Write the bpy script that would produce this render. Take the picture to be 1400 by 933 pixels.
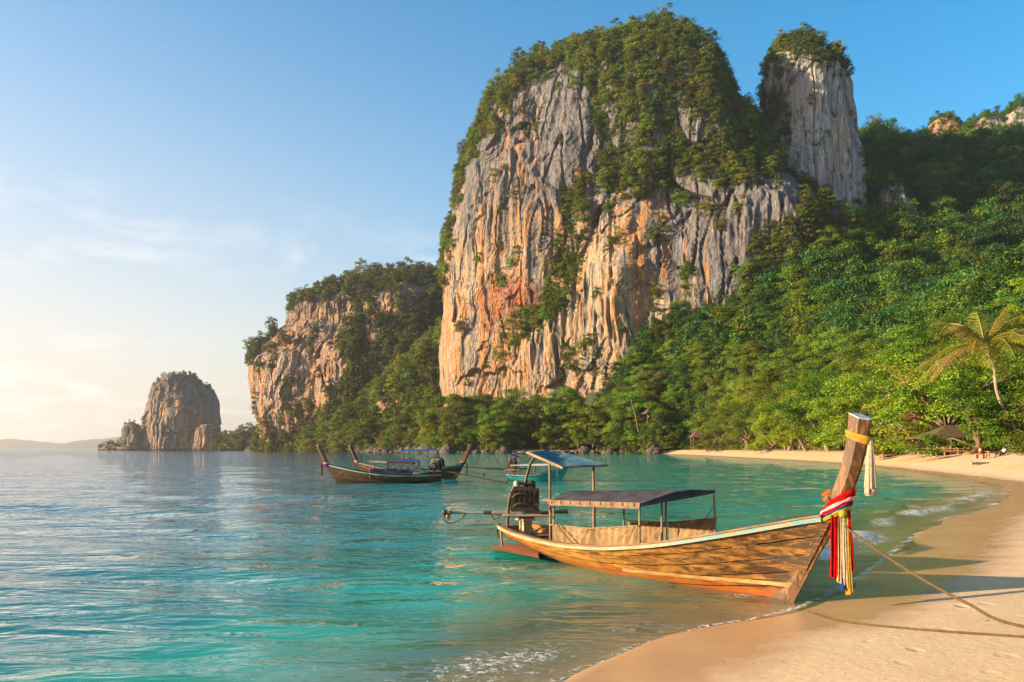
import bpy, math
import numpy as np
from mathutils import Vector, Matrix

# ---------------------------------------------------------------- camera, sky, sun, exposure
sc = bpy.context.scene
for o in list(bpy.data.objects):
    bpy.data.objects.remove(o)
col = sc.collection
R = math.radians
K = 1150.0            # focal length in photo pixels (photo is 1400 wide)
HOR = 613.5           # horizon row in the photo
CAMH = 2.5            # eye height above the water

cam_data = bpy.data.cameras.new('camera')
cam = bpy.data.objects.new('camera', cam_data)
col.objects.link(cam)
cam.location = (0, 0, CAMH)
cam.rotation_euler = (R(90), 0, 0)
cam_data.sensor_width = 36.0
cam_data.lens = 36.0 * K / 1400.0
cam_data.shift_y = (HOR - 466.5) / 1400.0
cam_data.clip_start = 0.1
cam_data.clip_end = 60000
sc.camera = cam

SUN_EL = 14.0
SUN_BACK = 10.0                       # degrees behind the picture plane, on the left
sx = -math.cos(R(SUN_BACK)); sy = -math.sin(R(SUN_BACK))
to_sun = Vector((sx * math.cos(R(SUN_EL)), sy * math.cos(R(SUN_EL)), math.sin(R(SUN_EL))))

world = bpy.data.worlds.new('World')
sc.world = world
world.use_nodes = True
wn = world.node_tree
wn.nodes.clear()
w_out = wn.nodes.new('ShaderNodeOutputWorld')
w_bg = wn.nodes.new('ShaderNodeBackground')
sky = wn.nodes.new('ShaderNodeTexSky')
sky.sky_type = 'NISHITA'
sky.sun_disc = False
sky.sun_elevation = R(SUN_EL)
sky.sun_rotation = math.atan2(to_sun.x, to_sun.y)
sky.altitude = 0
sky.air_density = 1.0
sky.dust_density = 2.0
sky.ozone_density = 1.6
w_bg.inputs['Strength'].default_value = 0.092

def _n(tree, kind, **kw):
    n = tree.nodes.new(kind)
    for k, v in kw.items():
        if k.startswith('i_'):
            n.inputs[k[2:]].default_value = v
        elif k.startswith('n_'):
            n.inputs[int(k[2:])].default_value = v
        else:
            setattr(n, k, v)
    return n

def _math(tree, op, a, b=None, clamp=False):
    n = tree.nodes.new('ShaderNodeMath'); n.operation = op; n.use_clamp = clamp
    for i, v in enumerate((a, b)):
        if v is None: continue
        if isinstance(v, (int, float)): n.inputs[i].default_value = v
        else: tree.links.new(v, n.inputs[i])
    return n.outputs[0]

# thin wispy clouds, low in the sky all the way round
tc = _n(wn, 'ShaderNodeTexCoord')
sep = _n(wn, 'ShaderNodeSeparateXYZ')
wn.links.new(tc.outputs['Generated'], sep.inputs[0])
zz = _math(wn, 'ADD', _math(wn, 'MAXIMUM', sep.outputs[2], 0.0), 0.16)
cmb = _n(wn, 'ShaderNodeCombineXYZ')
wn.links.new(_math(wn, 'DIVIDE', sep.outputs[0], zz), cmb.inputs[0])
wn.links.new(_math(wn, 'DIVIDE', sep.outputs[1], zz), cmb.inputs[1])
cn1 = _n(wn, 'ShaderNodeTexNoise', i_Scale=2.6, i_Detail=9.0, i_Roughness=0.62, i_Distortion=0.35)
wn.links.new(cmb.outputs[0], cn1.inputs['Vector'])
cn2 = _n(wn, 'ShaderNodeTexNoise', i_Scale=0.55, i_Detail=2.0)
wn.links.new(cmb.outputs[0], cn2.inputs['Vector'])
mr = _n(wn, 'ShaderNodeMapRange', n_1=0.49, n_2=0.70)
wn.links.new(cn1.outputs[0], mr.inputs[0])
mr2 = _n(wn, 'ShaderNodeMapRange', n_1=0.42, n_2=0.56)
wn.links.new(cn2.outputs[0], mr2.inputs[0])
mr3 = _n(wn, 'ShaderNodeMapRange', n_1=0.30, n_2=0.18)      # only low
wn.links.new(sep.outputs[2], mr3.inputs[0])
cmask = _math(wn, 'MULTIPLY', _math(wn, 'MULTIPLY', mr.outputs[0], mr2.outputs[0]), mr3.outputs[0])
cmask = _math(wn, 'MULTIPLY', cmask, 0.85)
hsv = _n(wn, 'ShaderNodeHueSaturation', i_Saturation=1.52, i_Hue=0.493, i_Value=1.0)
wn.links.new(sky.outputs[0], hsv.inputs['Color'])
# pale glow of thin high haze round the low sun, fading with height
dotn = _n(wn, 'ShaderNodeVectorMath', operation='DOT_PRODUCT')
dotn.inputs[1].default_value = (sx, sy, 0.0)
wn.links.new(tc.outputs['Generated'], dotn.inputs[0])
g1_ = _n(wn, 'ShaderNodeMapRange', interpolation_type='SMOOTHSTEP', n_1=-0.62, n_2=0.50)
wn.links.new(dotn.outputs['Value'], g1_.inputs[0])
zq = _math(wn, 'DIVIDE', _math(wn, 'MAXIMUM', sep.outputs[2], 0.0), 0.31)
g2_ = _math(wn, 'EXPONENT', _math(wn, 'MULTIPLY', _math(wn, 'MULTIPLY', zq, zq), -1.0))
veil = _math(wn, 'MULTIPLY', _math(wn, 'MULTIPLY', g1_.outputs[0], g2_), 0.96)
vcol = _n(wn, 'ShaderNodeMix', data_type='RGBA')
vcol.inputs[6].default_value = (3.45, 3.08, 2.75, 1); vcol.inputs[7].default_value = (2.95, 2.75, 2.75, 1)
vz = _n(wn, 'ShaderNodeMapRange', n_1=0.0, n_2=0.2)
wn.links.new(sep.outputs[2], vz.inputs[0]); wn.links.new(vz.outputs[0], vcol.inputs[0])
vm = _n(wn, 'ShaderNodeMix', data_type='RGBA')
wn.links.new(veil, vm.inputs[0]); wn.links.new(hsv.outputs[0], vm.inputs[6]); wn.links.new(vcol.outputs[2], vm.inputs[7])
cl = _n(wn, 'ShaderNodeMix', data_type='RGBA')
cl.inputs[7].default_value = (4.3, 4.0, 3.85, 1)
wn.links.new(cmask, cl.inputs[0])
wn.links.new(vm.outputs[2], cl.inputs[6])
wn.links.new(cl.outputs[2], w_bg.inputs['Color'])
wn.links.new(w_bg.outputs[0], w_out.inputs[0])

sun_data = bpy.data.lights.new('sun', 'SUN')
sun_data.energy = 5.0
sun_data.angle = R(0.6)
sun_data.color = (1.0, 0.75, 0.47)
sun = bpy.data.objects.new('sun', sun_data)
col.objects.link(sun)
sun.rotation_euler = to_sun.to_track_quat('Z', 'Y').to_euler()
sun.location = (-60, -20, 60)

sc.view_settings.view_transform = 'Standard'
sc.view_settings.look = 'None'
sc.view_settings.exposure = 1.74
sc.view_settings.gamma = 1.0
sc.view_settings.use_curve_mapping = False
sc.render.engine = 'CYCLES'
cy = sc.cycles
cy.max_bounces = 6; cy.diffuse_bounces = 3; cy.glossy_bounces = 3
cy.transmission_bounces = 3; cy.transparent_max_bounces = 10; cy.volume_bounces = 0
cy.caustics_reflective = False; cy.caustics_refractive = False
cy.use_denoising = True
cy.sample_clamp_indirect = 4.0

# ---------------------------------------------------------------- helpers
def at(px, py, Y):
    """photo pixel + distance -> world point"""
    return np.array([(px - 700.0) / K * Y, Y, CAMH + (HOR - py) / K * Y])

def ground_at(px, py, z=0.0):
    Y = (CAMH - z) * K / (py - HOR)
    return np.array([(px - 700.0) / K * Y, Y, z])

def proj(P):
    P = np.asarray(P, float)
    Y = np.maximum(P[..., 1], 0.01)
    return 700 + K * P[..., 0] / Y, HOR - K * (P[..., 2] - CAMH) / Y

_rs = np.random.RandomState(7)
_perm = np.concatenate([_rs.permutation(256)] * 3)
_grad = _rs.normal(size=(256, 3)); _grad /= np.linalg.norm(_grad, axis=1)[:, None]

def perlin(x, y, z=0.0):
    x, y, z = np.broadcast_arrays(np.asarray(x, float), np.asarray(y, float), np.asarray(z, float))
    xi = np.floor(x).astype(int); yi = np.floor(y).astype(int); zi = np.floor(z).astype(int)
    xf = x - xi; yf = y - yi; zf = z - zi
    u = xf * xf * xf * (xf * (xf * 6 - 15) + 10)
    v = yf * yf * yf * (yf * (yf * 6 - 15) + 10)
    w = zf * zf * zf * (zf * (zf * 6 - 15) + 10)
    xi &= 255; yi &= 255; zi &= 255
    def g(i, j, k):
        h = _perm[_perm[_perm[(xi + i) & 255] + ((yi + j) & 255)] + ((zi + k) & 255)]
        G = _grad[h]
        return G[..., 0] * (xf - i) + G[..., 1] * (yf - j) + G[..., 2] * (zf - k)
    a = g(0, 0, 0) * (1 - u) + g(1, 0, 0) * u
    b = g(0, 1, 0) * (1 - u) + g(1, 1, 0) * u
    c = g(0, 0, 1) * (1 - u) + g(1, 0, 1) * u
    d = g(0, 1, 1) * (1 - u) + g(1, 1, 1) * u
    return (a * (1 - v) + b * v) * (1 - w) + (c * (1 - v) + d * v) * w

def fbm(x, y, z=0.0, oct=4):
    s = 0; a = 1.0; f = 1.0
    for i in range(oct):
        s = s + a * perlin(np.asarray(x) * f + 13.7 * i, np.asarray(y) * f + 7.3 * i, np.asarray(z) * f + 3.1 * i)
        a *= 0.5; f *= 2.03
    return s

def sstep(a, b, x):
    t = np.clip((np.asarray(x, float) - a) / (b - a), 0, 1)
    return t * t * (3 - 2 * t)

def in_poly(px, py, poly):
    px = np.asarray(px); py = np.asarray(py)
    inside = np.zeros(px.shape, bool)
    n = len(poly)
    for i in range(n):
        x1, y1 = poly[i]; x2, y2 = poly[(i + 1) % n]
        c = ((y1 > py) != (y2 > py)) & (px < (x2 - x1) * (py - y1) / (y2 - y1 + 1e-9) + x1)
        inside ^= c
    return inside

def raw_mesh(name, V, F, smooth=False, attrs=None):
    V = np.ascontiguousarray(V, dtype=np.float32); F = np.ascontiguousarray(F, dtype=np.int32)
    me = bpy.data.meshes.new(name)
    k = F.shape[1] if len(F) else 4
    me.vertices.add(len(V)); me.vertices.foreach_set('co', V.ravel())
    if len(F):
        me.loops.add(F.size); me.loops.foreach_set('vertex_index', F.ravel())
        me.polygons.add(len(F))
        me.polygons.foreach_set('loop_start', np.arange(0, F.size, k, dtype=np.int32))
        me.polygons.foreach_set('loop_total', np.full(len(F), k, dtype=np.int32))
        me.polygons.foreach_set('use_smooth', np.full(len(F), bool(smooth)))
    if attrs:
        for an, av in attrs.items():
            av = np.asarray(av, np.float32)
            if av.ndim == 1:
                at_ = me.attributes.new(an, 'FLOAT', 'POINT'); at_.data.foreach_set('value', av)
            else:
                at_ = me.attributes.new(an, 'FLOAT_VECTOR', 'POINT'); at_.data.foreach_set('vector', av.ravel())
    me.update(calc_edges=True)
    return me

def link(name, me, mat=None, parent=None, kind=None, label=None, cat=None, group=None, loc=None, rot=None, scale=None):
    o = bpy.data.objects.new(name, me)
    col.objects.link(o)
    if mat is not None and me is not None and len(me.materials) == 0:
        me.materials.append(mat)
    if parent is not None: o.parent = parent
    if loc is not None: o.location = [float(v) for v in loc]
    if rot is not None: o.rotation_euler = rot
    if scale is not None: o.scale = scale
    tag(o, label, cat, group, kind)
    return o

def tag(o, label=None, cat=None, group=None, kind=None):
    if label: o['label'] = label
    if cat: o['category'] = cat
    if group: o['group'] = group
    if kind: o['kind'] = kind
    return o

def empty(name, loc=(0, 0, 0), rz=0, **kw):
    o = link(name, None, loc=loc, rot=(0, 0, rz), **kw)
    o.empty_display_size = 0.3
    return o

def grid_faces(nu, nv, close_u=False):
    """vertex index = v*nu+u"""
    iu = np.arange(nu if close_u else nu - 1); iv = np.arange(nv - 1)
    U, Vv = np.meshgrid(iu, iv)
    a = Vv * nu + U; b = Vv * nu + (U + 1) % nu
    return np.stack([a, b, b + nu, a + nu], -1).reshape(-1, 4)

class MB:
    """collects simple shapes into one mesh"""
    def __init__(s): s.V = []; s.F = []; s.n = 0
    def add(s, V, F):
        V = np.asarray(V, float)
        s.V.append(V); s.F += [tuple(int(i) + s.n for i in f) for f in F]; s.n += len(V); return s
    def box(s, c, d, M=None, taper=1.0):
        hx, hy, hz = d[0] / 2, d[1] / 2, d[2] / 2
        P = np.array([[x * (taper if z > 0 else 1), y * (taper if z > 0 else 1), z] for z in (-hz, hz) for (x, y) in ((-hx, -hy), (hx, -hy), (hx, hy), (-hx, hy))])
        if M is not None: P = P @ np.array(M.to_3x3()).T
        return s.add(P + np.array(c), [(3, 2, 1, 0), (4, 5, 6, 7), (0, 1, 5, 4), (1, 2, 6, 5), (2, 3, 7, 6), (3, 0, 4, 7)])
    def bar(s, a, b, w, h=None):
        a = Vector(a); b = Vector(b); d = b - a
        M = d.to_track_quat('Z', 'Y').to_matrix()
        return s.box((a + b) / 2, (w, h or w, d.length), M)
    def tube(s, pts, rad, n=8, cap=True):
        pts = np.asarray(pts, float); m = len(pts)
        rad = np.full(m, rad, float) if np.isscalar(rad) else np.asarray(rad, float)
        T = np.gradient(pts, axis=0); T /= np.linalg.norm(T, axis=1)[:, None] + 1e-12
        up = np.array([0, 0, 1.0]) if abs(T[0][2]) < 0.9 else np.array([1.0, 0, 0])
        N = np.cross(T[0], up); N /= np.linalg.norm(N)
        V = []
        for i in range(m):
            N = N - T[i] * N.dot(T[i]); N /= np.linalg.norm(N) + 1e-12
            B = np.cross(T[i], N)
            for k in range(n):
                a = 2 * math.pi * k / n
                V.append(pts[i] + rad[i] * (math.cos(a) * N + math.sin(a) * B))
        F = [tuple(f) for f in grid_faces(n, m, True)]
        if cap: F += [tuple(range(n - 1, -1, -1)), tuple(range((m - 1) * n, m * n))]
        return s.add(V, F)
    def lathe(s, c, prof, n=16, M=None):
        V = []
        for (r, z) in prof:
            for k in range(n):
                a = 2 * math.pi * k / n
                V.append((r * math.cos(a), r * math.sin(a), z))
        V = np.array(V)
        if M is not None: V = V @ np.array(M.to_3x3()).T
        F = [tuple(f) for f in grid_faces(n, len(prof), True)]
        F += [tuple(range(n - 1, -1, -1)), tuple(range((len(prof) - 1) * n, len(prof) * n))]
        return s.add(V + np.array(c), F)
    def sheet(s, P, thick=0.0, nrm=None):
        """P: (nv, nu, 3) grid; with thickness it gets a back side and rim"""
        P = np.asarray(P, float); nv, nu = P.shape[:2]
        F = [tuple(f) for f in grid_faces(nu, nv)]
        if thick <= 0: return s.add(P.reshape(-1, 3), F)
        du = np.gradient(P, axis=1); dv = np.gradient(P, axis=0)
        N = np.cross(du, dv); N /= np.linalg.norm(N, axis=2)[..., None] + 1e-12
        Q = P - N * thick; m = nu * nv
        F2 = [tuple(i + m for i in f[::-1]) for f in F]
        rim = [v * nu for v in range(nv)]
        ring = list(range(nu)) + [v * nu + nu - 1 for v in range(1, nv)] + [(nv - 1) * nu + u for u in range(nu - 2, -1, -1)] + [v * nu for v in range(nv - 2, 0, -1)]
        F3 = [(ring[(i + 1) % len(ring)], ring[i], ring[i] + m, ring[(i + 1) % len(ring)] + m) for i in range(len(ring))]
        return s.add(np.concatenate([P.reshape(-1, 3), Q.reshape(-1, 3)]), F + F2 + F3)
    def mesh(s, name, smooth=False):
        me = bpy.data.meshes.new(name)
        me.from_pydata(np.concatenate(s.V).tolist(), [], s.F)
        if smooth:
            me.polygons.foreach_set('use_smooth', [True] * len(me.polygons))
            me.set_sharp_from_angle(angle=R(40))
        me.update()
        return me
    def build(s, name, mat, parent=None, smooth=False, **kw):
        return link(name, s.mesh(name, smooth), mat, parent, **kw)

# ---------------------------------------------------------------- materials
class NT:
    def __init__(s, name):
        s.mat = bpy.data.materials.new(name); s.mat.use_nodes = True
        s.t = s.mat.node_tree; s.t.nodes.clear()
        s.out = s.t.nodes.new('ShaderNodeOutputMaterial')
    def n(s, kind, **kw): return _n(s.t, kind, **kw)
    def l(s, a, b): s.t.links.new(a, b)
    def m(s, op, a, b=None, clamp=False): return _math(s.t, op, a, b, clamp)
    def coords(s, scale=(1, 1, 1), kind='Object'):
        tcn = s.n('ShaderNodeTexCoord'); mp = s.n('ShaderNodeMapping'); mp.inputs['Scale'].default_value = scale
        s.l(tcn.outputs[kind], mp.inputs[0]); return mp.outputs[0]
    def noise(s, vec, scale, detail=4, rough=0.55, dist=0.0):
        nn = s.n('ShaderNodeTexNoise', i_Scale=scale, i_Detail=detail, i_Roughness=rough, i_Distortion=dist)
        if vec is not None: s.l(vec, nn.inputs['Vector'])
        return nn.outputs[0]
    def ramp(s, fac, stops):
        r = s.n('ShaderNodeValToRGB')
        els = r.color_ramp.elements
        while len(els) < len(stops): els.new(0.5)
        for e, (p, c) in zip(els, stops):
            e.position = p; e.color = (*c, 1) if len(c) == 3 else c
        s.l(fac, r.inputs[0]); return r.outputs[0]
    def mr(s, v, a, b, c=0.0, d=1.0):
        r = s.n('ShaderNodeMapRange', n_1=a, n_2=b, n_3=c, n_4=d); s.l(v, r.inputs[0]); return r.outputs[0]
    def mix(s, f, a, b, mode='MIX'):
        mx = s.n('ShaderNodeMix', data_type='RGBA', blend_type=mode)
        for i, v in ((0, f), (6, a), (7, b)):
            if isinstance(v, (int, float)): mx.inputs[i].default_value = v
            elif isinstance(v, tuple): mx.inputs[i].default_value = (*v, 1) if len(v) == 3 else v
            else: s.l(v, mx.inputs[i])
        return mx.outputs[2]
    def attr(s, name):
        a = s.n('ShaderNodeAttribute', attribute_name=name); return a
    def bump(s, h, strength=0.5, dist=0.1, normal=None):
        b = s.n('ShaderNodeBump', i_Strength=strength, i_Distance=dist); s.l(h, b.inputs['Height'])
        if normal is not None: s.l(normal, b.inputs['Normal'])
        return b.outputs[0]
    def principled(s, color, rough=0.6, normal=None, spec=0.4, metal=0.0, sheen=0.0):
        p = s.n('ShaderNodeBsdfPrincipled')
        for nm, v in (('Base Color', color), ('Roughness', rough), ('Metallic', metal), ('Specular IOR Level', spec)):
            if isinstance(v, (int, float)): p.inputs[nm].default_value = v
            elif isinstance(v, tuple): p.inputs[nm].default_value = (*v, 1)
            else: s.l(v, p.inputs[nm])
        if normal is not None: s.l(normal, p.inputs['Normal'])
        return p.outputs[0]
    def done(s, shader):
        s.l(shader, s.out.inputs[0]); return s.mat

M = {}

def mat_rock(name, cream, grey, orange, red, scale=1.0):
    t = NT(name)
    v1 = t.coords((0.10 * scale, 0.10 * scale, 0.010 * scale))
    v2 = t.coords((0.36 * scale, 0.36 * scale, 0.024 * scale))
    v3 = t.coords((0.05 * scale, 0.05 * scale, 0.03 * scale))
    v4 = t.coords((0.55 * scale, 0.55 * scale, 0.26 * scale))
    v5 = t.coords((1.25 * scale, 1.25 * scale, 0.06 * scale))
    s1 = t.noise(v1, 1.0, 9, 0.66, 0.6)
    s2 = t.noise(v2, 1.0, 8, 0.66, 0.4)
    s3 = t.noise(v3, 1.0, 7, 0.62, 0.6)
    s4 = t.noise(v4, 1.0, 9, 0.70, 0.3)
    s5 = t.noise(v5, 1.0, 5, 0.6, 0.2)
    a = t.attr('tint'); sepx = t.n('ShaderNodeSeparateXYZ'); t.l(a.outputs['Vector'], sepx.inputs[0])
    oa, ga, ra = sepx.outputs[0], sepx.outputs[1], sepx.outputs[2]
    base = t.mix(t.mr(s5, 0.36, 0.62), tuple(c * 0.55 for c in cream), cream)
    og = t.m('MULTIPLY', t.mr(t.m('ADD', t.m('ADD', t.m('MULTIPLY', s1, 0.5), t.m('MULTIPLY', s2, 0.5)), t.m('MULTIPLY', oa, 0.13)), 0.53, 0.60), 0.9, True)
    base = t.mix(og, base, t.mix(t.mr(s5, 0.38, 0.62), tuple(c * 0.6 for c in orange), orange))
    rg = t.mr(t.m('ADD', t.m('ADD', t.m('MULTIPLY', s3, 0.6), t.m('MULTIPLY', s2, 0.4)), t.m('MULTIPLY', ra, 0.22)), 0.58, 0.72)
    base = t.mix(t.m('MULTIPLY', rg, 0.9), base, t.mix(t.mr(s4, 0.38, 0.62), tuple(c * 0.55 for c in red), red))
    gg = t.mr(t.m('SUBTRACT', t.m('MULTIPLY', ga, 0.13), t.m('ADD', t.m('MULTIPLY', s1, 0.5), t.m('MULTIPLY', s2, 0.5))), -0.465, -0.40)
    greyv = t.mix(t.mr(s4, 0.36, 0.64), tuple(c * 0.38 for c in grey), grey)
    base = t.mix(t.m('MULTIPLY', gg, 0.92), base, greyv)
    dk = t.mr(t.m('ADD', t.m('MULTIPLY', s2, 0.6), t.m('MULTIPLY', s4, 0.4)), 0.465, 0.40)
    base = t.mix(t.m('MULTIPLY', dk, 0.8), base, (0.035, 0.033, 0.035))
    lt = t.mr(s5, 0.60, 0.72)
    base = t.mix(t.m('MULTIPLY', lt, 0.45), base, tuple(min(0.7, c * 1.4) for c in cream))
    gp = t.n('ShaderNodeNewGeometry'); spz = t.n('ShaderNodeSeparateXYZ'); t.l(gp.outputs['Position'], spz.inputs[0])
    tide = t.mr(t.m('ADD', spz.outputs[2], t.m('MULTIPLY', s4, 2.4)), 4.2, 2.6)
    base = t.mix(t.m('MULTIPLY', tide, 0.85), base, (0.03, 0.026, 0.022))
    h = t.m('ADD', t.m('ADD', t.m('MULTIPLY', s2, 1.2), t.m('MULTIPLY', s4, 1.0)), t.m('MULTIPLY', s5, 0.45))
    nb = t.bump(h, 1.0, 3.0 / scale)
    return t.done(t.principled(base, 0.9, nb, 0.12))

M['rock'] = mat_rock('limestone', (0.52, 0.40, 0.275), (0.20, 0.205, 0.225), (0.50, 0.245, 0.10), (0.37, 0.115, 0.045))
M['rock_grey'] = mat_rock('grey_limestone', (0.56, 0.54, 0.51), (0.27, 0.28, 0.30), (0.46, 0.30, 0.19), (0.42, 0.18, 0.11))
M['rock_far'] = mat_rock('far_limestone', (0.52, 0.40, 0.30), (0.22, 0.19, 0.175), (0.50, 0.29, 0.16), (0.36, 0.16, 0.09))

def mat_leaf(name, c1, c2, c3, trans=0.35, hue=0.042):
    t = NT(name)
    g = t.n('ShaderNodeNewGeometry')
    oi = t.n('ShaderNodeObjectInfo')
    c = t.ramp(g.outputs['Random Per Island'], [(0.0, c1), (0.55, c2), (1.0, c3)])
    hs = t.n('ShaderNodeHueSaturation'); t.l(c, hs.inputs['Color'])
    t.l(t.mr(oi.outputs['Random'], 0, 1, 0.5 - hue, 0.5 + hue * 0.6), hs.inputs['Hue'])
    r2 = t.m('FRACT', t.m('MULTIPLY', oi.outputs['Random'], 17.31))
    t.l(t.mr(r2, 0, 1, 0.50, 1.38), hs.inputs['Value'])
    d = t.n('ShaderNodeBsdfDiffuse'); t.l(hs.outputs[0], d.inputs[0])
    tr = t.n('ShaderNodeBsdfTranslucent')
    t.l(t.mix(1.0, hs.outputs[0], (1.25, 1.1, 0.5), 'MULTIPLY'), tr.inputs[0])
    gl = t.n('ShaderNodeBsdfGlossy', i_Roughness=0.45); gl.inputs[0].default_value = (0.9, 0.95, 0.9, 1)
    m1 = t.n('ShaderNodeMixShader', n_0=trans); t.l(d.outputs[0], m1.inputs[1]); t.l(tr.outputs[0], m1.inputs[2])
    m2 = t.n('ShaderNodeMixShader', n_0=0.012); t.l(m1.outputs[0], m2.inputs[1]); t.l(gl.outputs[0], m2.inputs[2])
    return t.done(m2.outputs[0])

M['leaf'] = mat_leaf('leaf_jungle', (0.045, 0.11, 0.008), (0.095, 0.18, 0.010), (0.18, 0.23, 0.014))
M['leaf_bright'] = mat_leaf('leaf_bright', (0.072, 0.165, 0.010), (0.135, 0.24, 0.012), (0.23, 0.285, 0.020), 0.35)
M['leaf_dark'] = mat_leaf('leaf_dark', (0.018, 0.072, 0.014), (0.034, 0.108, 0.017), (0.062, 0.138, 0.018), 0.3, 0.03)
M['leaf_olive'] = mat_leaf('leaf_olive', (0.085, 0.115, 0.012), (0.14, 0.155, 0.016), (0.21, 0.19, 0.030))
M['leaf_cliff'] = mat_leaf('leaf_cliff', (0.045, 0.095, 0.008), (0.085, 0.14, 0.010), (0.15, 0.165, 0.018), 0.35, 0.035)
M['leaf_far'] = mat_leaf('leaf_far', (0.045, 0.075, 0.010), (0.080, 0.105, 0.014), (0.12, 0.125, 0.020), 0.3)
M['frond'] = mat_leaf('palm_frond', (0.10, 0.14, 0.015), (0.17, 0.19, 0.02), (0.26, 0.24, 0.04), 0.35)
M['frond_dry'] = mat_leaf('palm_frond_dry', (0.26, 0.22, 0.06), (0.33, 0.27, 0.08), (0.22, 0.20, 0.05), 0.3)

def mat_simple(name, c, rough=0.7, var=0.35, scale=3.0, vec=(1, 1, 1), bump=0.2, spec=0.3, metal=0.0, c2=None, bd=0.02):
    t = NT(name)
    v = t.coords(vec)
    n1 = t.noise(v, scale, 6, 0.62, 0.2)
    n2 = t.noise(v, scale * 4.3, 5, 0.6)
    c2 = c2 or tuple(x * (1 - var) for x in c)
    k = t.mr(n1, 0.36, 0.64)
    base = t.mix(k, c2, c)
    base = t.mix(t.mr(n2, 0.35, 0.65, 0.0, 0.3), base, tuple(x * 0.55 for x in c2))
    nb = t.bump(n2, bump, bd)
    return t.done(t.principled(base, rough, nb, spec, metal))

M['bark'] = mat_simple('bark', (0.24, 0.17, 0.10), 0.9, 0.5, 1.5, (3, 3, 0.6), 0.5)
M['bark_pale'] = mat_simple('bark_pale', (0.42, 0.34, 0.24), 0.9, 0.4, 1.5, (3, 3, 0.6), 0.5)
M['boulder'] = mat_simple('boulder', (0.11, 0.085, 0.07), 0.9, 0.55, 0.5, (1, 1, 1), 0.6, 0.2, bd=0.2)
M['soil'] = mat_simple('soil', (0.05, 0.055, 0.022), 0.95, 0.5, 0.2, (1, 1, 1), 0.5)
# ---------------------------------------------------------------- the lie of the land
def smooth_line(P, n=8):
    P = np.asarray(P, float); out = []
    for i in range(len(P) - 1):
        p0 = P[max(i - 1, 0)]; p1 = P[i]; p2 = P[i + 1]; p3 = P[min(i + 2, len(P) - 1)]
        for k in range(n):
            s = k / n
            out.append(0.5 * ((2 * p1) + (-p0 + p2) * s + (2 * p0 - 5 * p1 + 4 * p2 - p3) * s * s + (-p0 + 3 * p1 - 3 * p2 + p3) * s ** 3))
    out.append(P[-1]); return np.array(out)

SHORE = smooth_line([(-40, -60), (-15, -20), (-6, -3), (-2.6, 4), (-0.7, 7), (0.55, 9.0), (1.66, 10.6), (2.64, 11.66), (4.5, 13.1),
                     (6.8, 16.3), (10.3, 21.9), (15, 29.2), (22, 38), (29, 49), (35, 62), (43.6, 91), (51, 122), (58, 174), (63, 250),
                     (68, 320), (66, 375), (55, 402), (30, 408), (0, 412), (-30, 425), (-45, 450), (-60, 520), (-97, 570), (-177, 690),
                     (-236, 762), (-245, 850), (-200, 1000)], 5)
LAND = np.concatenate([SHORE, [(700, 1000), (700, -60)]])

def shore_dist(x, y):
    """signed distance to the waterline, positive on land"""
    x = np.asarray(x, float); y = np.asarray(y, float)
    d2 = np.full(x.shape, 1e18)
    for i in range(len(SHORE) - 1):
        ax, ay = SHORE[i]; bx, by = SHORE[i + 1]
        vx, vy = bx - ax, by - ay
        t = np.clip(((x - ax) * vx + (y - ay) * vy) / (vx * vx + vy * vy), 0, 1)
        d2 = np.minimum(d2, (x - ax - t * vx) ** 2 + (y - ay - t * vy) ** 2)
    d = np.sqrt(d2)
    return np.where(in_poly(x, y, LAND), d, -d)

def beach_z(sd, x, y):
    s2 = np.interp(y, [22, 60], [0.09, 0.185])
    land = 0.085 * np.clip(sd, 0, 3) + s2 * np.clip(sd - 3, 0, 8.5) + 0.03 * np.clip(sd - 11.5, 0, 20)
    fy = np.interp(y, [9, 19], [1.6, 1.0])
    sea = -fy * (0.10 * np.clip(-sd, 0, 2.5) + 0.22 * np.clip(-sd - 2.5, 0, 9) + 0.07 * np.clip(-sd - 10.5, 0, 60))
    z = np.where(sd > 0, land, sea)
    z = z + 0.035 * perlin(x * 0.35, y * 0.35, 1.7) * sstep(0.5, 4, sd)
    z = z + 0.07 * fbm(x * 0.5, y * 0.5, 4.1, 3) * sstep(3, 9, sd) * sstep(25, 60, y)
    z = z + 0.012 * perlin(x * 2.2, y * 2.2, 9.7) * sstep(1.0, 5, sd)
    z = z + 0.02 * perlin(x * 0.8, y * 0.8, 3.3) * sstep(-6, -0.5, -np.abs(sd))
    return z

# control heights for the wooded slope behind the beach (x, y, ground height)
HC = np.array([(60, 60, 2.2), (75, 90, 2.6), (85, 110, 3.5), (80, 150, 2.6), (85, 200, 3), (90, 250, 4), (92, 300, 6), (90, 350, 9),
               (75, 395, 8), (58, 412, 12), (90, 400, 30), (115, 395, 40), (140, 395, 66), (30, 425, 6), (0, 428, 5), (-30, 445, 5), (110, 140, 9), (120, 180, 17), (140, 230, 40),
               (175, 215, 40), (105, 260, 14), (110, 330, 24), (49, 432, 26), (64, 430, 46), (82, 428, 55), (112, 430, 72), (131, 430, 95), (150, 425, 104), (150, 350, 40),
               (191, 400, 80), (200, 300, 48), (240, 360, 68), (246, 400, 80), (230, 470, 135), (240, 555, 206), (295, 600, 180), (284, 555, 186), (262, 550, 190), (306, 556, 203), (329, 540, 206),
               (290, 470, 138), (300, 440, 112), (300, 330, 75), (407, 520, 245), (420, 400, 140), (400, 250, 80), (300, 200, 50), (250, 130, 40),
               (160, 90, 10), (120, 50, 4), (500, 100, 60), (520, 600, 260), (240, 640, 200), (150, 520, 120), (0, 520, 20), (0, 640, 30),
               (160, 640, 150), (40, 500, 40)], float)
_D = np.linalg.norm(HC[:, None, :2] - HC[None, :, :2], axis=2)
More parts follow.
